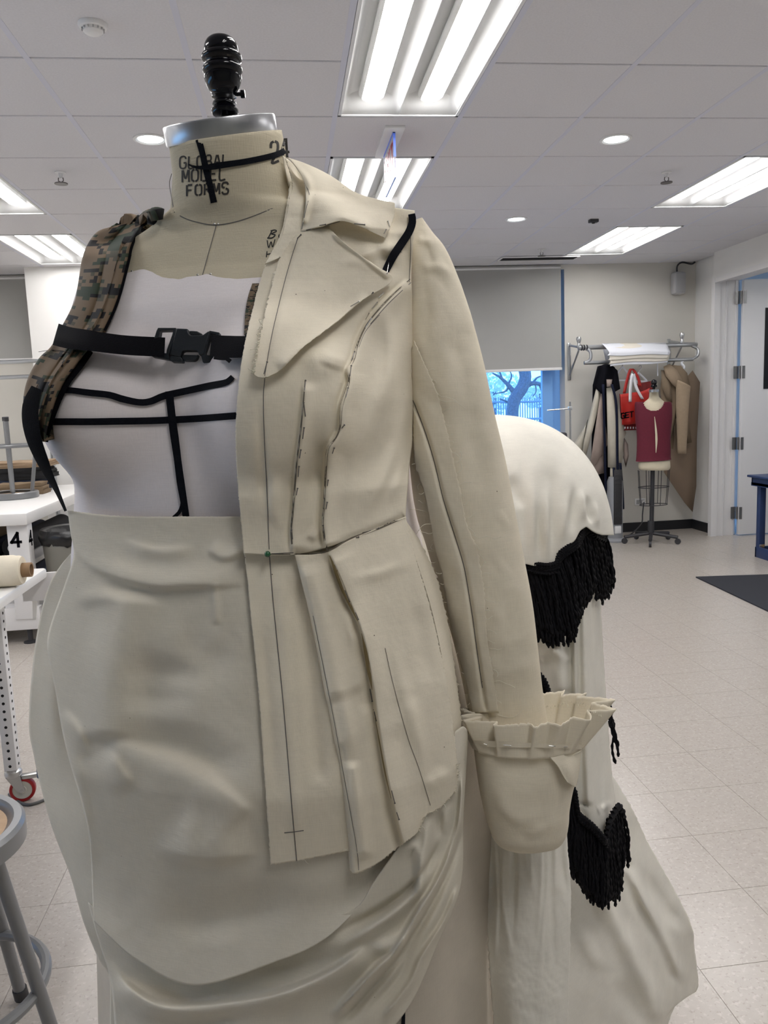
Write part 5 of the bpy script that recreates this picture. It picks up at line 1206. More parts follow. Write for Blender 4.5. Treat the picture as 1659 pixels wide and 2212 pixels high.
for x,y,lab in((130,372,'chrome fire sprinkler on the ceiling above the camouflage strap'),(1440,372,'chrome fire sprinkler beside the ceiling light cut by the frame'),(1170,538,'chrome fire sprinkler in front of the black slot diffuser')):
    p=CE(x,y); t=thing('fire_sprinkler',lab,'sprinkler',tuple(p),'ceiling fire sprinklers'); m_=MB(); m_.lathe([(.03,0),(.03,-.004),(.012,-.006),(.009,-.03)],p,20); m_.build('escutcheon',M_wplast,t)
    m_=MB(); m_.tube([p+np.array([-.012,0,-.03]),p+np.array([-.014,0,-.045]),p+np.array([0,0,-.06])],.003,6); m_.tube([p+np.array([.012,0,-.03]),p+np.array([.014,0,-.045]),p+np.array([0,0,-.06])],.003,6); m_.build('frame_arms',M_spr,t)
    m_=MB(); m_.lathe([(.001,-.058),(.036,-.060),(.036,-.065),(.001,-.066)],p,20); m_.build('deflector',M_spr,t)
p=CE(1282,474); t=thing('ceiling_sensor','tiny dark square sensor on the ceiling between downlight and far lamp','sensor',tuple(p)); MB().box(p+np.array([0,0,-.012]),(.07,.05,.024),bev=.004).build('housing',M_dark,t); m_=MB(); m_.lathe([(.014,-.024),(.012,-.031),(.001,-.033)],p,16); m_.build('lens',M_blk,t)
a,b=CE(1085,556),CE(1240,556); t=thing('slot_diffuser','long black slot air diffuser in the ceiling above the roller shade','air diffuser',tuple((a+b)/2))
c=(a+b)/2+np.array([0,0,-.008]); L_=abs(b[0]-a[0]); m_=MB()
for dy in(-.085,.085): m_.box(c+np.array([0,dy,-.002]),(L_+.03,.014,.012))
for dx in(-L_/2-.01,L_/2+.01): m_.box(c+np.array([dx,0,-.002]),(.012,.18,.012))
m_.build('frame',M_wplast,t); MB().box(c+np.array([0,0,-.001]),(L_,.155,.006)).build('slot',M_blk,t)
for dy in(-.04,.0,.04): MB().box(c+np.array([0,dy,-.005]),(L_,.004,.008)).build('blade',M_dark,t)
# exit sign: acrylic blade under a ceiling plate, seen edge-on
M_acr,N_,L_2,b_=nt('clear_acrylic'); b_.inputs['Base Color'].default_value=(.78,.76,.90,1); b_.inputs['Roughness'].default_value=.15; b_.inputs['Transmission Weight'].default_value=.55; b_.inputs['IOR'].default_value=1.3
M_red=mat('exit_red',(.55,.02,.05),.4); M_blue=mat('painted_edge_glow',(.10,.22,.95),.3)
x0=.612; ya,yb=4.14,4.53; t=thing('exit_sign','edge-lit clear exit sign blade hanging from a ceiling plate','exit sign',(x0,(ya+yb)/2,ROOMH))
MB().box((x0,(ya+yb)/2-.01,ROOMH-.006),(.10,yb-ya+.08,.016),bev=.003).build('ceiling_plate',M_wplast,t)
zb=float(onplane(859,383,1,ya)[2]); MB().box((x0,(ya+yb)/2,(ROOMH-.012+zb)/2),(.011,yb-ya,ROOMH-.012-zb)).build('blade',M_acr,t)
MB().box((x0,(ya+yb)/2,ROOMH-.018),(.013,yb-ya,.012)).box((x0,ya-.001,(ROOMH-.02+zb+.10)/2),(.012,.004,ROOMH-.12-zb)).build('lit_edge',M_blue,t)  # blue colour stands in for the glow along the blade edges
m_=MB()
def seg3(mb,P0,P1,n,w,th):
    P0=np.array(P0,float);P1=np.array(P1,float);e=P1-P0;e/=np.linalg.norm(e);n=np.array(n,float);s=np.cross(n,e);s/=np.linalg.norm(s)
    P0=P0-e*w/2;P1=P1+e*w/2; mb.prism([P0-s*w/2,P1-s*w/2,P1+s*w/2,P0+s*w/2],n*th)
GX={'E':[((.9,1),(0,1)),((0,1),(0,0)),((0,0),(.9,0)),((0,.5),(.8,.5))],'X':[((0,0),(1,1)),((0,1),(1,0))],'I':[((.5,0),(.5,1))],'T':[((0,1),(1,1)),((.5,0),(.5,1))],
'4':[((.72,0),(.72,1)),((.72,1),(0,.32)),((0,.32),(1,.32))],'G':[((1,.85),(.75,1)),((.75,1),(.2,1)),((.2,1),(0,.8)),((0,.8),(0,.2)),((0,.2),(.2,0)),((.2,0),(1,0)),((1,0),(1,.45)),((1,.45),(.6,.45))]}
def text3(mb,txt,O,ux,uz,n,cw,h,gap,w,th=.001):
    O=np.array(O,float);ux=np.array(ux,float);uz=np.array(uz,float)
    for i,ch in enumerate(txt):
        o=O+ux*(cw+gap)*i
        for (a,b) in GX[ch]: seg3(mb,o+ux*a[0]*cw+uz*a[1]*h,o+ux*b[0]*cw+uz*b[1]*h,n,w,th)
hh=ROOMH-.012-zb; text3(m_,'EXIT',(x0-.0058,yb-.04,zb+hh*.36),(0,-1,0),(0,0,1),(-1,0,0),.062,hh*.42,.024,.02); m_.build('exit_letters',M_red,t)
m_=MB(); text3(m_,'EXIT',(x0+.0058,ya+.04,zb+hh*.36),(0,1,0),(0,0,1),(1,0,0),.062,hh*.42,.024,.02); m_.build('exit_letters',M_red,t)
# ================================================================ far corner: rack, clothes, small form
def W(px,py,Y): return onplane(px,py,1,Y)
t=thing('wall_speaker','small white wall speaker with a dark cable near the door','speaker',tuple(W(1465,620,8.1)))
c=W(1465,612,8.09); m_=MB(); m_.box(c,(.13,.12,.23),bev=.03); m_.build('cabinet',mat('speaker_grey',(.50,.50,.51),.5),t)
m_=MB(); m_.box(c+np.array([0,-.055,0]),(.105,.02,.20),bev=.009); m_.build('grille',mat('speaker_grille',(.42,.42,.43),.8,bump=.6,bscale=900),t)
m_=MB(); m_.tube(cru([c+np.array([0,.03,.11]),c+np.array([.0,.02,.18]),c+np.array([.05,.02,.215]),c+np.array([.16,.03,.20]),c+np.array([.20,.03,.22])],24),.009,7); m_.build('cable',M_dark,t)
M_rack=mat('satin_rack_steel',(.50,.52,.54),.3,metal=.9)
YR=7.86
rack=thing('coat_rack','wall mounted steel coat rack of two bars with curved end brackets','coat rack',tuple(W(1378,775,BACKY)))
def bar(mb,P,r,n=10): mb.tube([tuple(q) for q in P],r,n)
m_=MB(); bar(m_,[W(1249,751,YR),W(1505,744,YR)],.024); m_.build('upper_bar',M_rack,rack)
m_=MB(); bar(m_,[W(1262,784,YR-.02),W(1494,776,YR-.02)],.020); m_.build('lower_bar',M_rack,rack)
for xa,xb in((1250,1271),(1487,1503)):
    m_=MB(); P=[W(xb-6 if xa<1300 else xb-10,752 if xa<1300 else 746,YR),W(xb+4,760 if xa<1300 else 754,YR-.02),W(xb+4,776 if xa<1300 else 768,YR-.03),W(xb-8,785 if xa<1300 else 777,YR-.02)]; bar(m_,cru(P,16),.016); m_.build('end_loop',M_rack,rack)
for x in(1248,1470):
    m_=MB(); a=W(x,742 if x<1300 else 733,YR+.03); b=W(x+2,815 if x<1300 else 808,BACKY-.02); wp=np.array([a[0],BACKY-.028,a[2]])
    m_.box((wp[0],BACKY-.010,(a[2]+b[2])/2),(.035,.016,abs(a[2]-b[2])+.05),bev=.004); bar(m_,[wp,np.array([a[0],YR,a[2]-.04])],.012); bar(m_,[np.array([wp[0],BACKY-.028,b[2]+.03]),np.array([a[0],YR,a[2]-.07])],.009)
    m_.build('wall_bracket',M_rack,rack)
    m_=MB(); m_.lathe([(.001,-.05),(.016,-.045),(.02,-.02),(.014,0),(.022,.02),(.027,.042),(.02,.062),(.001,.07)],np.array([a[0],YR,a[2]]),16); m_.build('finial_knob',M_steel,rack)
for x in(1256,1261,1267):
    m_=MB(); q=W(x,751,YR); m_.lathe([(.027,-.008),(.031,0),(.027,.008)],q,14,XH*0+np.array([1,0,0])); m_.build('rubber_stop',M_dark,rack)
# folded paper lying over the bars
M_paper=mat('white_pattern_paper',(.72,.74,.80),.7); M_paper2=mat('cream_pattern_paper',(.70,.66,.58),.75); M_brown=mat('brown_kraft_paper',(.26,.19,.135),.75,noise=.05,nscale=8)
def sheet(name,top,bot,Y,m,parent,ny=10,nx=24,wav=.012,fq=3.,ph=0.,lean=0.,th=.0015,curl=None):
    """hanging sheet between an upper and a lower pixel line, rippling in depth"""
    T=cr(top,nx);B=cr(bot,nx); V=[]
    for i in range(ny):
        s=i/(ny-1)
        for j in range(nx):
            q=T[j]*(1-s)+B[j]*s; u=j/(nx-1)
            y=Y+wav*math.sin(fq*2*math.pi*u+ph+s*.8)*(.35+.65*s)+lean*s+(curl(u,s) if curl else 0)
            V.append(W(q[0],q[1],y))
    o=mesh(name,V,gfaces(ny,nx),m,parent,solid=th); return o
t=thing('paper_bundle','stack of large folded white pattern sheets laid over the coat rack bars','paper stack',tuple(W(1378,790,YR)))
for k,(dy,m) in enumerate(((0,M_paper),(9,M_paper2),(17,M_paper2),(23,M_paper))):
    V=[];nx,ny=22,14; L0=[(1300+k,742),(1310+k*1.5,752),(1316+k,762+dy*.9),(1312+k*2,768+dy)]; R0=[(1438,742),(1444,752),(1448-k,760+dy*.6),(1445-k,766+dy*.75)]
    for i in range(ny):
        s=i/(ny-1); a=cru(L0,ny)[i]; b=cru(R0,ny)[i]; y=YR-.03-.16*math.sin(min(s*1.5,1)*math.pi/2)-.004*k*0+.006*k
        for j in range(nx):
            u=j/(nx-1); q=a*(1-u)+b*u; V.append(W(q[0],q[1]+1.2*math.sin(u*7+k),y))
    mesh('folded_sheet',V,gfaces(ny,nx),m,t,solid=.004)
    if k==0: sheet('folded_sheet',[(1300,742),(1438,740)],[(1308,778),(1440,772)],YR+.06,M_paper,t,wav=.004)
# garments and hangers
M_cream=cloth_mat('cream_quilted_cloth',(.62,.58,.49),weave=300,wb=.8); M_blackcl=mat('black_wool',(.006,.006,.009),.95,spec=.1); M_navy=mat('navy_webbing',(.010,.013,.03),.8,spec=.15); M_taupe=mat('taupe_cloth',(.33,.265,.235),.9,noise=.06,nscale=20)
M_tan=mat('tan_wool',(.36,.275,.19),.95,noise=.06,nscale=40); M_tan2=mat('darker_tan_wool',(.24,.18,.12),.95); M_hang=mat('white_hanger_plastic',(.78,.80,.85),.4)
t=thing('dark_garment_bundle','black garment hung at the left end of the rack behind cream pattern pieces','garment',tuple(W(1300,1150,YR)),'hanging garments')
sheet('drape',[(1294,792),(1308,786),(1322,790),(1334,800)],[(1283,835),(1300,850),(1320,850),(1340,840)],YR-.1,M_blackcl,t,wav=.03,fq=2,th=.02)
sheet('drape',[(1284,830),(1300,838),(1322,840)],[(1278,1150),(1300,1160),(1325,1165)],YR+.06,M_blackcl,t,wav=.03,fq=3,th=.02)
for k,(a,b,c_,d_) in enumerate((((1303,830),(1306,930),(1308,1020),(1309,1060)),((1322,830),(1332,880),(1334,1000),(1338,1100)),((1326,1010),(1328,1060),(1330,1120),(1332,1172)),((1290,1040),(1292,1100),(1294,1130),(1296,1160)),((1340,1000),(1344,1050),(1346,1090),(1346,1100)))):
    V=[]; Q=cru([a,b,c_,d_],16)
    for q in Q:
        for dx in(-2.6,2.6): V.append(W(q[0]+dx,q[1],YR-.165-.004*k))
    mesh('strap',V,gfaces(16,2),M_navy,t,solid=.004)
pp=thing('cream_cloth_panels','cream and taupe cut cloth pieces hanging with navy straps','garment',tuple(W(1310,1060,YR-.1)),'hanging garments')
def facet(name,poly,Y,m,parent,dep=None,th=.004):
    """cut piece: outline in the hanging plane, ruffled in depth"""
    c=np.mean(np.array(poly,float),0); n=len(poly); V=[W(c[0],c[1],Y-.03)]; F=[]
    ring=[]
    for s in(.5,1.):
        for k,q in enumerate(poly): V.append(W(c[0]+(q[0]-c[0])*s,c[1]+(q[1]-c[1])*s,Y+(dep[k] if dep else .015*math.sin(k*2.1))*s-.03*(1-s)))
    for k in range(n):
        k2=(k+1)%n; F.append((0,1+k,1+k2)); F.append((1+k,1+n+k,1+n+k2,1+k2))
    return mesh(name,V,F,m,parent,solid=th,smooth=True)
facet('cloth_piece',[(1290,832),(1297,830),(1300,850),(1280,930),(1264,990),(1254,1000),(1262,950),(1276,890)],YR-.08,M_cream,pp,[.02,-.01,.02,-.02,.02,.0,-.02,.02])
facet('cloth_piece',[(1270,905),(1258,930),(1236,964),(1238,985),(1253,1000),(1262,960)],YR-.02,M_cream,pp)
facet('cloth_piece',[(1298,845),(1305,848),(1308,920),(1312,960),(1290,1000),(1276,1012),(1276,990),(1284,940)],YR-.11,M_taupe,pp,[.0,.02,-.02,.02,-.02,.02,-.01,.01])
facet('cloth_piece',[(1304,960),(1304,1022),(1283,1027),(1277,1008),(1300,975)],YR-.07,M_taupe,pp)
facet('cloth_piece',[(1310,838),(1323,836),(1326,850),(1343,905),(1352,936),(1346,952),(1347,980),(1340,1014),(1313,1009),(1312,930)],YR-.12,M_cream,pp,[.02,-.01,.02,-.03,.02,-.02,.02,-.02,.02,-.02])
facet('cloth_piece',[(1348,945),(1356,960),(1358,985),(1352,1010),(1346,985)],YR-.07,M_taupe,pp)
facet('cloth_piece',[(1318,1010),(1344,1016),(1345,1044),(1318,1036)],YR-.1,M_cream,pp)
facet('cloth_piece',[(1310,820),(1322,820),(1320,836),(1311,836)],YR-.13,M_taupe,pp)
t=thing('white_hangers','white plastic hanger left of the red shopping bag','hanger',tuple(W(1350,830,YR)),'white plastic hangers')
def hanger(t,x,y,w,h,Y):
    m_=MB(); bar(m_,cru([W(x,y-14,Y),W(x+4,y-17,Y),W(x+6,y-12,Y),W(x,y-4,Y),W(x,y,Y)],14),.005,6); m_.build('hook',M_steel,t)
    m_=MB(); bar(m_,cru([W(x,y,Y),W(x-w*.5,y+h*.45,Y),W(x-w,y+h,Y)],10),.010,7); bar(m_,cru([W(x,y,Y),W(x+w*.5,y+h*.45,Y),W(x+w,y+h,Y)],10),.010,7); bar(m_,[W(x-w,y+h,Y),W(x+w,y+h,Y)],.009,7); m_.build('hanger_body',M_hang,t)
hanger(t,1345,792,22,30,YR-.05)
t=thing('white_hangers','white plastic hanger above the maroon top','hanger',tuple(W(1385,830,YR)),'white plastic hangers'); hanger(t,1380,806,18,18,YR-.02)
M_redbag=mat('red_bag_plastic',(.42,.02,.015),.4); M_redin=mat('dark_red_bag_side',(.20,.012,.012),.5); M_wstrap=mat('white_bag_handle',(.72,.72,.75),.6)
bag=thing('red_shopping_bag','bright red reusable shopping bag with white handles hanging from the rack','bag',tuple(W(1375,930,YR-.1)))
sheet('bag_front',[(1340,852),(1365,848),(1385,846),(1404,838)],[(1344,918),(1360,917),(1380,914),(1396,905)],YR-.17,M_redbag,bag,wav=.008,fq=1.5)
sheet('bag_back',[(1372,830),(1412,822)],[(1376,850),(1412,845)],YR-.03,M_redin,bag,wav=.004)
sheet('bag_gusset',[(1338,850),(1341,852)],[(1342,928),(1345,920)],YR-.12,M_redin,bag,wav=.0)
sheet('bag_bottom',[(1344,917),(1380,914),(1392,908)],[(1347,930),(1380,928),(1392,920)],YR-.12,M_redin,bag,wav=.0)
for P in(((1361,868),(1362,835),(1368,806),(1374,835),(1388,862)),((1348,850),(1355,820),(1364,796),(1378,815),(1383,835))):
    V=[]
    for k,q in enumerate(cru(P,22)):
        for dx in(-3.2,3.2): V.append(W(q[0]+dx,q[1],YR-.18+(.05 if P[0][0]<1355 else 0)))
    mesh('handle',V,gfaces(22,2),M_wstrap if P[0][0]>1355 else M_redbag,bag,solid=.003)
m_=MB(); o=W(1342,904,YR-.205); ux=W(1366,900,YR-.205)-o; ux/=np.linalg.norm(ux); text3(m_,'GET',o,ux,(0,0,1),(0,-1,0),.034,.05,.012,.012,.002); m_.build('printed_letters',M_blackcl,bag)
m_=MB()
for k in range(6): q=W(1350+k*6,924,YR-.15); m_.box(q,(.012,.004,.02))
m_.build('printed_marks',M_wstrap,bag)
# tan coat, darker coat, kraft paper pattern
t=thing('kraft_paper_pattern','long brown kraft paper piece hanging to a point beside the tan coat','paper',tuple(W(1480,1100,YR)))
facet('paper_piece',[(1440,840),(1470,830),(1496,800),(1512,826),(1505,950),(1504,1050),(1496,1106),(1478,1085),(1434,1020),(1436,930)],YR+.06,M_brown,t,[.02,.0,-.01,.02,-.01,.01,0,.01,-.01,.0],th=.002)
coat=thing('tan_coat','tan wool coat with long sleeve hanging at the right of the rack','coat',tuple(W(1465,980,YR)),'hanging garments')
facet('coat_body',[(1437,795),(1445,788),(1470,790),(1484,806),(1490,830),(1486,900),(1494,956),(1484,958),(1478,900),(1455,905),(1454,970),(1440,965),(1432,900),(1426,840),(1430,806)],YR-.06,M_tan2,coat,[.02,.0,-.02,.0,.02,-.02,.02,0,.02,-.02,.02,-.01,.02,.0,.02])
cs_=[(1462,1492,820,835,7.85,.5),(1460,1490,850,852,7.85,.55),(1460,1487,890,890,7.85,.55),(1462,1485,930,930,7.85,.55),(1464,1482,980,980,7.85,.55)]
tube_px('coat_sleeve',[(a,b,c,d,float(proj(W((a+b)/2,c,YR-.13)[None])[2][0]),f) for a,b,c,d,_,f in cs_],M_tan,coat,nv=24,nu=20,wr=(.01,20))
facet('coat_collar',[(1433,792),(1446,786),(1462,800),(1474,822),(1466,842),(1452,830),(1438,812)],YR-.12,M_tan,coat)
facet('coat_lapel',[(1428,800),(1438,800),(1448,830),(1452,870),(1440,862),(1430,835)],YR-.10,M_tan2,coat)
m_=MB(); bar(m_,cru([W(1476,778,YR-.02),W(1472,785,YR-.02),W(1478,792,YR-.04),W(1475,800,YR-.04)],12),.012,8); m_.build('hanger_hook',M_hang,coat)
for x,y0,y1 in((1420,780,812),(1437,790,820)):
    m_=MB(); bar(m_,[W(x,y0,YR-.09),W(x+1,y1,YR-.09)],.006,6); m_.build('clear_hanger_arm',M_hang,coat)
# small dress form with maroon top
YS=7.45; sf_=thing('small_dress_form','small cream dress form in a maroon sleeveless top on a caged caster stand','dress form',tuple(onplane(1405,1166,2,0)))
ds=float(proj(W(1410,950,YS)[None])[2][0])
def T(name,st,m,pw=2.,**k): return tube_px(name,[(*s,ds,.62) for s in st],m,sf_,nv=110,nu=110,wr=(0,1),pw=pw,**k)
T('form_torso',[(1403,1422,846,846),(1403,1423,856,856),(1400,1428,862,862),(1391,1436,870,870),(1382,1444,886,886),(1380,1447,910,910),(1384,1444,950,950),(1383,1445,985,985),(1380,1447,1000,1000),(1380,1447,1010,1010),(1384,1444,1015,1015)],M_linen)
m_=MB(); q=W(1412.5,846,YS); m_.lathe([(.046,-.005),(.047,.02),(.01,.022)],q,24); m_.build('neck_plate',M_chrome,sf_)
m_=MB(); m_.lathe([(.012,.02),(.014,.04),(.03,.045),(.03,.06),(.022,.07),(.030,.085),(.028,.10),(.015,.115),(.001,.12)],q,18); m_.build('finial',M_gloss,sf_)
M_maroon=mat('maroon_knit',(.115,.007,.022),.85,noise=.1,nscale=60,bump=.3,bscale=500)
top=T('maroon_top',[(1376,1446,866,866),(1373,1449,872,872),(1373,1450,884,884),(1374,1450,905,905),(1377,1447,940,940),(1377,1447,970,970),(1376,1447,990,986),(1375,1448,997,992)],M_maroon,cap=False)
bm=bmesh.new(); bm.from_mesh(top.data)
dl=[v for v in bm.verts if (lambda x,y,d: y<868 or (((x-1412)/21)**2+((y-866)/21)**2<1 and d<ds))(*[float(a[0]) for a in proj(np.array(v.co)[None])])]
bmesh.ops.delete(bm,geom=dl,context='VERTS')
for v in bm.verts: v.co+= (v.co-Vector(W(1411,proj(np.array(v.co)[None])[1][0],YS)))*.03
bm.to_mesh(top.data); bm.free(); ST=Surf([top]); ribbon('keyhole_opening',[(1414,900),(1417,930),(1418,950),(1417,978)],[1,4,5,1],ST,.012,M_linen,sf_,thick=.002); top.modifiers.new('thickness','SOLIDIFY').thickness=.004
m_=MB(); bar(m_,[W(1410,1012,YS),W(1407,1150,YS)],.021,12); m_.build('pole',M_dark,sf_)
m_=MB(); bar(m_,[W(1406,1125,YS),W(1406,1150,YS)],.032,12); m_.build('pole_collar',M_dark,sf_)
cx=W(1412,1050,YS); rr=.165
def hoop(z,r): return [np.array([cx[0]+r*math.cos(a),cx[1]+r*.62*math.sin(a),z]) for a in np.linspace(0,2*math.pi,28,endpoint=False)]
zt,zm,zl=W(1412,1015,YS)[2],W(1412,1052,YS)[2],W(1412,1090,YS)[2]
for z,r in((zm,.155),(zl,.14)):
    m_=MB(); m_.tube(hoop(z,r),.004,6,closed=True); m_.build('cage_hoop',M_dark,sf_)
for k in range(8):
    a=2*math.pi*k/8+.2; m_=MB(); bar(m_,[np.array([cx[0]+r*math.cos(a),cx[1]+r*.62*math.sin(a),z]) for z,r in((zt,.165),(zm,.155),(zl,.14))],.0035,5); m_.build('cage_wire',M_dark,sf_)
fb=onplane(1405,1160,2,0.); fb=np.array([W(1407,1150,YS)[0],YS,0])
for k in range(5):
    a=2*math.pi*k/5+.5; e=fb+np.array([.27*math.cos(a),.24*math.sin(a),.07]); m_=MB(); bar(m_,[fb+np.array([0,0,.10]),e],.018,8); lg=m_.build('leg',M_dark,sf_)
    m_=MB(); m_.lathe([(.001,-.012),(.028,-.012),(.030,0),(.028,.012),(.001,.012)],e-np.array([0,0,.04]),14,(math.sin(a),-math.cos(a),0)); m_.build('caster',M_dark,lg)
# outlet and cord
q=W(1383,1084,BACKY-.004); t=thing('wall_outlet','white wall outlet plate with a plugged grey cord behind the small dress form','outlet',tuple(q)); MB().box(q,(.12,.008,.075),bev=.002).build('plate',M_wplast,t)
for dx in(-.028,.028): MB().box(q+np.array([dx,-.005,0]),(.035,.004,.045)).build('socket',mat('socket_grey',(.35,.35,.35),.5),t)
m_=MB(); bar(m_,cru([q+np.array([.028,-.03,0]),W(1388,1110,8.05),W(1386,1130,8.0),W(1370,1148,7.95),onplane(1350,1163,2,.006)],30),.007,6); m_.build('cord',M_dark,t); MB().box(q+np.array([.028,-.02,0]),(.03,.03,.03),bev=.004).build('plug',M_wplast,t)
# tower heater
M_fan=mat('silver_heater_plastic',(.30,.31,.33),.35)
fq=onplane(1328,1168,2,0.); t=thing('tower_heater','grey tower heater standing on the floor below the hanging cloth','heater',tuple(fq))
zt=float(W(1328,1030,fq[1])[2]); m_=MB()
m_.lathe([(.13,0),(.13,.015),(.09,.03),(.085,.035)],fq,28); m_.build('base',M_fan,t)
m_=MB(); m_.lathe([(.078,.03),(.080,.06),(.078,zt-.05),(.06,zt)],fq,28); m_.build('body',M_fan,t)
MB().box(fq+np.array([.0,-.078,.46]),(.085,.02,.56),bev=.006).build('grille',M_dark,t); MB().box(fq+np.array([.0,-.078,.125]),(.07,.02,.08),bev=.01).build('control_panel',M_wplast,t)
for k in range(12): MB().box(fq+np.array([0,-.09,.22+k*.042]),(.075,.006,.004)).build('slat',M_dark,t)
# table corner and machine thread stand behind the bustle
q=W(1272,1025,7.3); t=thing('sewing_table','white sewing table corner showing behind the bustle','table',(q[0]-.5,q[1]+.2,0))
zt=float(q[2]); xr=float(W(1283,1022,7.05)[0]); M_lam=mat('white_laminate',(.80,.80,.82),.35)
MB().box((xr-.6,7.40,zt-.02),(1.2,.70,.04),bev=.006).build('tabletop',M_lam,t)
for dx in(-.06,-1.14):
    for dy in(7.1,7.7): MB().box((xr+dx,dy,(zt-.04)/2),(.05,.05,zt-.04)).build('leg',M_dark,t)
t=thing('thread_stand','slim steel thread stand with cross arm on the sewing table','thread stand',tuple(W(1230,1000,7.25)))
base=np.array([W(1232,950,7.25)[0],7.25,zt]); z1=float(W(1232,868,7.25)[2])
m_=MB(); m_.lathe([(.04,0),(.04,.012),(.012,.016)],base,18); m_.build('base',M_dark,t); m_=MB(); bar(m_,[base,np.array([base[0],base[1],z1])],.009,8); m_.build('rod',M_steel,t)
zc=float(W(1232,882,7.25)[2]); m_=MB(); bar(m_,[np.array([base[0]+.02,7.25,zc]),np.array([W(1182,885,7.25)[0],7.25,zc-.01])],.007,8); m_.build('cross_arm',M_steel,t); MB().box((base[0],7.25,zc),(.035,.03,.035),bev=.005).build('clamp',M_rack,t)
t=thing('sewing_machine','top of a black sewing machine peeking over the bustle','sewing machine',tuple(np.array([W(1200,950,7.5)[0],7.5,zt])))
x_=float(W(1212,945,7.5)[0]); zz=float(W(1212,934,7.5)[2]); MB().box((x_-.25,7.5,zt+.025),(.5,.2,.05),bev=.01).build('bed',M_dark,t); MB().box((x_-.02,7.5,(zt+zz)/2),(.12,.16,zz-zt),bev=.02).build('column',M_dark,t); MB().box((x_-.25,7.5,zz-.07),(.5,.12,.12),bev=.03).build('arm',M_dark,t)
# floor mat and blue cart
M_mat=mat('charcoal_floor_mat',(.020,.022,.030),.85,bump=.4,bscale=400)
c0,c1,c2=onplane(1503,1248,2,.0),onplane(1659,1243,2,.0),onplane(1659,1322,2,.0); ex=(c1-c0)/np.linalg.norm(c1-c0); ey=(c2-c0)/np.linalg.norm(c2-c0)
m_=MB(); m_.prism([c0,c0+ex*1.4,c0+ex*1.4+ey*2.0,c0+ey*2.0],(0,0,.010)); o=m_.build('floor_mat',M_mat); tag(o,'charcoal rectangular floor mat on the pale tiles near the door','mat'); recentre(o)
M_cart=mat('blue_cart_plastic',(.018,.04,.12),.45,bump=.1,bscale=200)
Yc=6.12; ct=thing('utility_cart','blue plastic two shelf utility cart cut by the right picture edge','cart',(4.15,Yc,0))
xl=float(W(1632,1100,Yc+.40)[0]); z1=float(W(1622,1027,Yc+.42)[2]); z2=float(W(1630,1180,Yc+.40)[2])
def tray(z,h,x0,x1,y0,y1):
    m_=MB(); m_.box(((x0+x1)/2,(y0+y1)/2,z-h+.015),(x1-x0,y1-y0,.03)); w=.03
    for a in((x0+w/2,(y0+y1)/2,w,y1-y0),(x1-w/2,(y0+y1)/2,w,y1-y0),((x0+x1)/2,y0+w/2,x1-x0,w),((x0+x1)/2,y1-w/2,x1-x0,w)): m_.box((a[0],a[1],z-h/2),(a[2],a[3],h),bev=.008)
    return m_
tray(z1,.09,xl-.035,xl+.85,Yc-.03,Yc+.42).box((xl+.4,Yc+.19,z1-.004),(.93,.50,.02),bev=.005).build('upper_tray',M_cart,ct)
tray(z2,.13,xl,xl+.82,Yc,Yc+.40).build('lower_tray',M_cart,ct)
for x in(xl+.035,xl+.785):
    for y in(Yc+.03,Yc+.37):
        MB().box((x,y,(z1+z2)/2-.05),(.06,.055,z1-z2+.02),bev=.01).build('leg',M_cart,ct)
        m_=MB(); m_.lathe([(.001,-.016),(.05,-.016),(.055,0),(.05,.016),(.001,.016)],(x,y,.055),20,(1,0,.0)); w_=m_.build('caster_wheel',M_dark,ct); MB().box((x,y,.105),(.05,.06,.03),bev=.005).build('caster_fork',M_steel,w_)
M_card=mat('brown_cardboard',(.30,.19,.09),.8)
t=thing('cardboard_box','brown cardboard box on the lower shelf of the blue cart','box',(xl+.3,Yc+.2,z2-.09)); MB().box((xl+.30,Yc+.2,z2+.03),(.40,.28,.24),rz=.1).build('carton',M_card,t); MB().box((xl+.30,Yc+.2,z2+.152),(.06,.285,.004),rz=.1).build('packing_tape',M_tan,t)
# ================================================================ left side: tables, stools, rolls
M_wsteel=mat('white_powder_coat',(.78,.77,.77),.4); M_hole=mat('punched_hole',(.01,.01,.01),.9)
M_worktop=mat('white_worktop',(.82,.81,.80),.35)
# cutting table 4
q=onplane(57,1108,2,.88); X4,Y4=float(q[0]),float(q[1]); ZT=.88
t4=thing('cutting_table','big white cutting table marked with a black number four','table',(X4-.8,Y4+1.0,0))
MB().box((X4-.80,Y4+1.05,ZT-.04),(1.60,2.10,.08),bev=.012).build('tabletop',M_worktop,t4)
for dx,dy in((-.085,.10),(-1.5,.10),(-.085,1.95),(-1.5,1.95)):
    lg=MB().box((X4+dx,Y4+dy,(ZT-.08+.17)/2),(.13,.10,ZT-.08-.17),bev=.006).build('leg',M_wsteel,t4)
    m_=MB(); m_.tube([(X4+dx,Y4+dy,.10),(X4+dx,Y4+dy,.012)],.017,10); m_.lathe([(.045,0.),(.045,.008),(.018,.016)],(X4+dx,Y4+dy,0.),18); m_.build('levelling_foot',M_dark,lg)
m_=MB().box((X4-.8,Y4+.10,.17),(1.60,.07,.15),bev=.004); m_.build('bottom_rail',M_wsteel,t4)
m_=MB()
for dx in(-.05,-.14,-.5,-1.1): m_.lathe([(.001,.0),(.013,.0),(.011,.006),(.001,.008)],(X4+dx,Y4+.064,.19),10,(0,-1,0))
m_.build('rail_bolts',M_dark,t4)
m_=MB().box((X4-.085,Y4+1.0,.17),(.07,1.8,.15),bev=.004); m_.build('bottom_rail',M_wsteel,t4)
MB().box((X4-.8,Y4+1.05,.52),(1.50,1.9,.03)).build('shelf',M_wsteel,t4); MB().box((X4-.8,Y4+1.05,.25),(1.45,1.85,.03)).build('shelf',M_wsteel,t4)
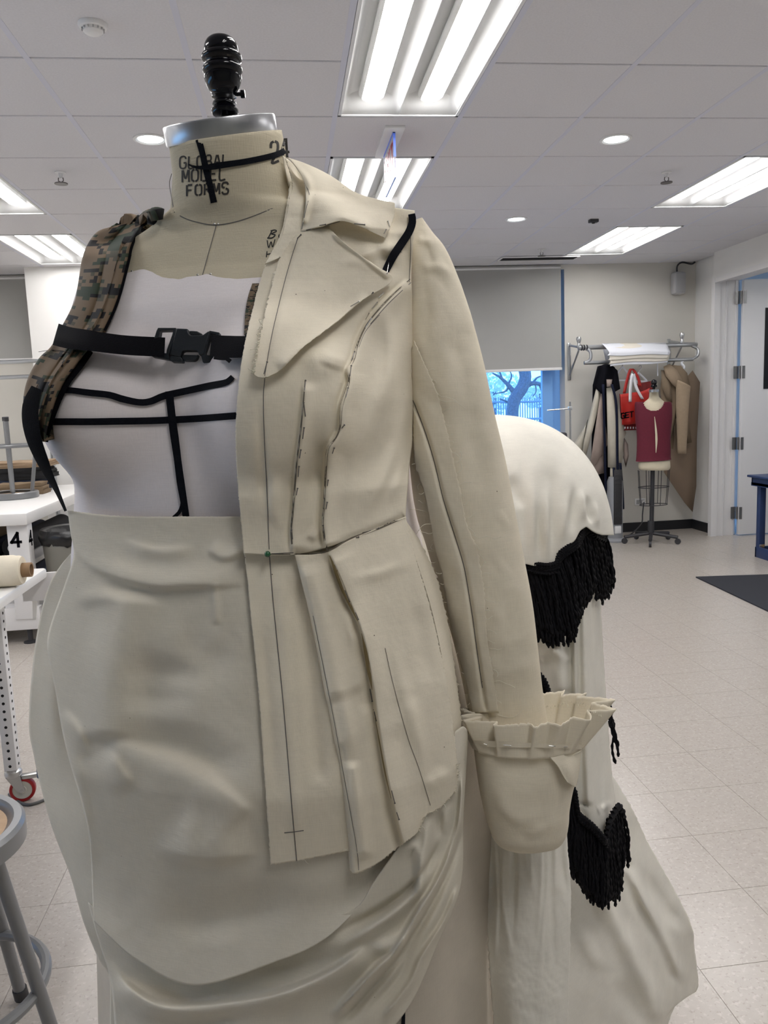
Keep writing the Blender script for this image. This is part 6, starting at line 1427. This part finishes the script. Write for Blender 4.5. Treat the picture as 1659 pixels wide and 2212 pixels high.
m_=MB(); text3(m_,'4',(X4-.125,Y4+.0492,.66),(1,0,0),(0,0,1),(0,-1,0),.055,.085,.0,.018,.0012); m_.build('table_number',M_blackcl,t4)
m_=MB(); text3(m_,'4',(X4-.0192,Y4+.065,.66),(0,1,0),(0,0,1),(1,0,0),.055,.085,.0,.018,.0012); m_.build('table_number',M_blackcl,t4)
M_bolt=[mat('navy_cloth_roll',(.012,.016,.035),.9),mat('black_cloth_roll',(.010,.010,.012),.9),mat('tan_cloth_roll',(.30,.22,.14),.9)]
k=0
for (x,z,r,y0,ln,mi,lab) in((-.20,.615,.075,.28,1.2,1,'black fabric roll on the upper shelf of the cutting table, by its open side'),(-.38,.595,.055,.22,1.3,0,'navy fabric roll on the upper shelf beside the black roll'),(-.56,.60,.06,.22,1.3,2,'tan fabric roll on the upper shelf of the cutting table'),(-.75,.595,.055,.2,1.3,0,'second navy fabric roll deep on the upper shelf'),(-.25,.325,.055,.3,1.2,0,'navy fabric roll on the lower shelf of the cutting table'),(-.42,.33,.06,.3,1.2,1,'black fabric roll on the lower shelf of the cutting table')):
    t=thing('fabric_roll',lab,'fabric roll',(X4+x,Y4+y0,z-r),'fabric rolls under the cutting table'); m_=MB(); a=(X4+x,Y4+y0,z); m_.lathe([(.028,0),(r*.9,.0),(r,.01),(r,ln-.01),(r*.9,ln),(.028,ln)],a,24,(0,1,0),caps=False); m_.build('cloth',M_bolt[mi],t)
    m_=MB(); m_.lathe([(.022,-.02),(.028,-.02),(.028,ln+.02),(.022,ln+.02),(.022,-.02)],a,18,(0,1,0),caps=False); m_.build('core_tube',M_wplast,t)
M_paperT=mat('white_tag_board',(.80,.79,.76),.6)
# upturned stool, folded cloth on the table
sx,sy=float(onplane(72,1062,2,ZT)[0]),6.32
M_stool=mat('grey_stool_enamel',(.21,.215,.225),.35,metal=.35,coat=.15)
def stool(t,c,up,zs,r,leglen,spread,ringr,ringh,seatm):
    """round stool; up=-1 stands it on its seat"""
    c=np.array(c,float)
    m_=MB(); m_.lathe([(r-.035,.004*up),(r-.02,.018*up),(r-.006,.018*up),(r,.010*up),(r,-.026*up),(r-.012,-.034*up),(r-.03,-.030*up)],c+np.array([0,0,zs]),56,caps=False); m_.build('seat_rim',M_stool,t,solid=.002)
    m_=MB(); m_.lathe([(.001,.006*up),(r-.034,.006*up),(r-.034,-.012*up),(.001,-.012*up)],c+np.array([0,0,zs]),48); m_.build('seat',seatm,t)
    for k in range(4):
        a=math.pi/2*k+spread[1]; d=np.array([math.cos(a),math.sin(a),0]); p0=c+d*(r-.05)+np.array([0,0,zs-.02*up]); p1=c+d*spread[0]+np.array([0,0,zs-up*leglen]); m_=MB(); m_.tube([p0,p1],.0145,12); lg=m_.build('leg',M_stool,t)
        m_=MB(); m_.tube([p1-(p0-p1)/np.linalg.norm(p0-p1)*0.0,p1+(p0-p1)/np.linalg.norm(p0-p1)*.03],.0175,12); m_.build('rubber_foot',M_dark,lg)
    m_=MB(); m_.tube([c+np.array([ringr*math.cos(a),ringr*math.sin(a),ringh]) for a in np.linspace(0,2*math.pi,48,endpoint=False)],.0125,10,closed=True); m_.build('foot_ring',M_stool,t)
M_wood=mat('hardboard_seat',(.42,.28,.165),.55,noise=.12,nscale=60)
t=thing('metal_stool','grey metal stool turned upside down on the cutting table','stool',(sx,sy,ZT),'grey metal stools'); stool(t,(sx,sy,0),-1,ZT+.018,.185,.60,(.23,.35),.205,ZT+.40,M_wood)
M_cl=[mat('folded_cloth_tan',(.34,.24,.155),.9),mat('folded_cloth_navy',(.012,.018,.04),.9),mat('folded_cloth_brown',(.20,.14,.085),.9),mat('folded_cloth_black',(.012,.012,.014),.9)]
fx0=float(onplane(45,1030,1,7.15)[0])
for k,(dx,z,h,w,mi,lab) in enumerate(((-.05,.0,.10,.62,1,'navy folded cloth at the bottom of the pile on the cutting table'),(.16,.0,.09,.40,2,'brown crumpled cloth at the front of the pile on the cutting table'),(.0,.10,.10,.60,3,'black folded cloth in the middle of the pile on the cutting table'),(.05,.20,.045,.56,0,'tan folded cloth on top of the pile on the cutting table'))):
    t=thing('folded_cloth',lab,'cloth',(fx0+dx,7.0,ZT+z),'folded cloths on the cutting table')
    for q_ in range(3):
        bm=bmesh.new(); bmesh.ops.create_cube(bm,size=1); bmesh.ops.subdivide_edges(bm,edges=bm.edges[:],cuts=7,use_grid_fill=True)
        V=np.array([v.co[:] for v in bm.verts]); Fq=[[v.index for v in f.verts] for f in bm.faces]; bm.free()
        V=V*np.array([w-.03*q_,.20 if mi==2 else .42,h/3*1.02]); V[:,2]+=h/3*(q_+.5)+z+ZT+ .010*fbm(V[:,0]*9+k*5,V[:,1]*9+q_*3)*(1 if q_==2 else .2); V[:,0]+=fx0+dx+.02*fbm(V[:,1]*6,V[:,2]*30+k); V[:,1]+=7.0-(.36 if mi==2 else 0)+.02*fbm(V[:,0]*7,V[:,2]*20+q_)
        mesh('fold',V,Fq,M_cl[mi],t)
# rack rails by the far window
t=thing('garment_rail','pair of grey horizontal rails standing below the left roller shade','rail',tuple(W(20,815,7.6)*np.array([1,1,0])))
for y in(781,814):
    m_=MB(); bar(m_,[W(-120,y+6,7.6),W(95,y-2,7.6)],.018,10); m_.build('rail_bar',M_rack,t)
for x in(-118,):
    a=W(x,781,7.6); m_=MB(); bar(m_,[a,np.array([a[0],a[1],.0])],.02,10); m_.build('upright',M_rack,t)
a=W(94,779,7.6); m_=MB(); bar(m_,[a,np.array([a[0],a[1],.0])],.02,10); m_.build('upright',M_rack,t)
# waste bin with black liner
q=onplane(150,1290,2,0.); cyb=5.55; cxb=float(W(166,1180,cyb)[0])
t=thing('waste_bin','grey waste bin with a black liner beside the cutting table','bin',(cxb,cyb,0)); M_bin=mat('grey_bin_plastic',(.23,.22,.19),.5)
zb_=float(W(150,1165,cyb)[2]); m_=MB(); m_.lathe([(.16,.0),(.17,.02),(.215,zb_-.03),(.22,zb_)],(cxb,cyb,0),36,caps=False); m_.build('bin_body',M_bin,t,solid=.004)
n=60;V=[]
for i,(r,z) in enumerate(((.205,-.02),(.222,.0),(.235,.045),(.225,.085),(.19,.075),(.17,.0),(.16,-.2))):
    for j in range(n): a=2*math.pi*j/n; rr=r+.012*fbm(np.array([j*.45]),np.array([i*2.]))[0]; V.append((cxb+rr*math.cos(a),cyb+rr*math.sin(a),zb_+z-.02*(i in(1,2))*abs(fbm(np.array([j*.6]),np.array([3.]))[0])*3))
mesh('bin_liner',V,gfaces(7,n,True),mat('black_bin_liner',(.008,.008,.009),.35,bump=.5,bscale=60),t)
# near table with fabric roll
zt2=.895; q=onplane(101,1226,2,zt2); X2,Y2=float(q[0]),float(q[1])
t2=thing('rolling_table','white table on perforated legs with a red braked caster','table',(X2-.7,Y2-.7,0))
MB().box((X2-.75,Y2-.70,zt2-.02),(1.5,1.40,.04),bev=.010).build('tabletop',M_worktop,t2)
lx,ly=-1.129,3.12
def perf_leg(x,y):
    w=.048; zb,zt_=.135,zt2-.04; lg=MB().box((x,y,(zb+zt_)/2),(w,w,zt_-zb),bev=.003).build('leg',M_wsteel,t2)
    m_=MB()
    for k in range(23):
        z=zb+.02+k*.0315
        m_.lathe([(.001,0),(.0058,0),(.0058,.0006),(.001,.0006)],(x,y-w/2-.0002,z),10,(0,-1,0)); m_.lathe([(.001,0),(.0058,0),(.0058,.0006),(.001,.0006)],(x+w/2+.0002,y,z),10,(1,0,0))
    m_.build('punched_holes',M_hole,lg,kind='stuff'); return lg
perf_leg(lx,ly-.06); perf_leg(lx-1.2,ly-.06); perf_leg(lx,ly-1.15); perf_leg(lx-1.2,ly-1.15)
MB().box((lx,ly-.60,zt2-.085),(.046,1.15,.09)).build('side_rail',M_rack,t2); MB().box((lx-.6,ly-.06,zt2-.085),(1.15,.046,.09)).build('end_rail',M_rack,t2)
M_zinc=mat('zinc_plated_steel',(.55,.55,.55),.3,metal=.95); M_redtyre=mat('red_polyurethane_tyre',(.36,.012,.015),.35); M_hub=mat('cream_wheel_hub',(.62,.60,.54),.5)
def caster(x,y,a):
    d=np.array([math.cos(a),math.sin(a),0]); s=np.array([-math.sin(a),math.cos(a),0]); hub=np.array([x,y,.048])+d*.028
    m_=MB(); m_.lathe([(.001,.140),(.020,.138),(.031,.128),(.033,.118),(.030,.108),(.020,.104)],(x,y,0),28,caps=False)
    for q_ in(-1,1): 
        P=[np.array([x,y,.112])+s*q_*.019-d*.026,np.array([x,y,.112])+s*q_*.019+d*.026,hub+s*q_*.019+d*.012+np.array([0,0,-.004]),hub+s*q_*.019-d*.014+np.array([0,0,-.004])]; m_.prism(P,s*q_*.003)
    fk=m_.build('caster_fork',M_zinc,t2)
    m_=MB(); m_.lathe([(.036,-.013),(.046,-.013),(.048,-.009),(.048,.009),(.046,.013),(.036,.013)],hub,40,s,caps=False); m_.build('tyre',M_redtyre,fk)
    m_=MB(); m_.lathe([(.001,-.012),(.014,-.013),(.016,-.010),(.036,-.011),(.036,.011),(.016,.010),(.014,.013),(.001,.012)],hub,36,s); m_.build('wheel_hub',M_hub,fk); m_=MB(); m_.tube([hub-s*.025,hub+s*.025],.006,10); m_.build('axle',M_zinc,fk)
    b=np.array([x,y,.098])+d*.052; MB().box(b,(.075,.028,.016),rz=a,bev=.003).build('brake_arm',M_zinc,fk); MB().box(b+d*.045+np.array([0,0,.008]),(.024,.034,.040),rz=a,bev=.004).build('brake_pedal',mat('blue_grey_pedal',(.12,.17,.30),.4),fk)
caster(lx,ly-.06,.15); caster(lx-1.2,ly-.06,.3); caster(lx,ly-1.15,.5); caster(lx-1.2,ly-1.15,.2)
zr=.06; yr=float(onplane(30,1222,2,zt2+zr)[1]); xr_=float(onplane(72,1224,2,zt2+zr)[0])
r_=thing('calico_roll','cream calico roll on a cardboard core lying on the near table','fabric roll',(xr_-.5,2.86,zt2)); yr=2.86
X2r=float(W(48,1222,yr)[0])+.105; zt2r=zt2
m_=MB(); m_.lathe([(.026,0),(.048,.0),(.052,.01),(.052,.02),(.055,.03),(.055,.6),(.05,.61)],(X2r-.105,yr,zt2+.0555),36,(-1,0,0),caps=False); m_.build('cloth_roll',M_muslin,r_)
m_=MB(); m_.lathe([(.020,-.030),(.0255,-.030),(.0255,.64),(.020,.64),(.020,-.030)],(X2r-.105,yr,zt2+.0555),26,(-1,0,0),caps=False); m_.build('core_tube',mat('cardboard_core',(.30,.19,.105),.8),r_)
# white slotted tag hanging at the table corner
t=thing('hanging_white_board','narrow white slotted strip hanging below the rolling table corner','strip',tuple(W(70,1330,Y2+.04)))
V=[W(x,y,Y2+.015) for x,y in((60,1262),(72,1266),(80,1300),(78,1338),(71,1340),(70,1300))]; m_=MB(); m_.prism(V,(0,.004,0)); m_.build('strip',M_paperT,t); m_=MB(); m_.prism([W(x,y,Y2+.0145) for x,y in((64,1268),(67,1269),(67,1276),(64,1275))],(0,-.0006,0)); m_.build('slot',M_dark,t)
MB().box((X2-.03,Y2+.004,zt2-.075),(.14,.012,.11)).build('corner_plate',M_wsteel,t2)
# near stool
cs_=(-.802,1.700); t=thing('metal_stool','grey metal stool with hardboard seat standing on the floor','stool',(*cs_,0),'grey metal stools'); stool(t,(*cs_,0),1,.585,.178,.573,(.245,-.20),.190,.225,M_wood)
# cable on the floor
m_=MB(); m_.tube([tuple(onplane(x,y,2,.006)) for x,y in cru([(20,1715),(40,1732),(60,1738),(80,1734),(100,1726),(125,1716),(160,1712)],30)],.006,8); o=m_.build('floor_cable',mat('grey_cable',(.12,.12,.12),.6)); tag(o,'grey cable lying on the floor behind the red caster','cable'); recentre(o)
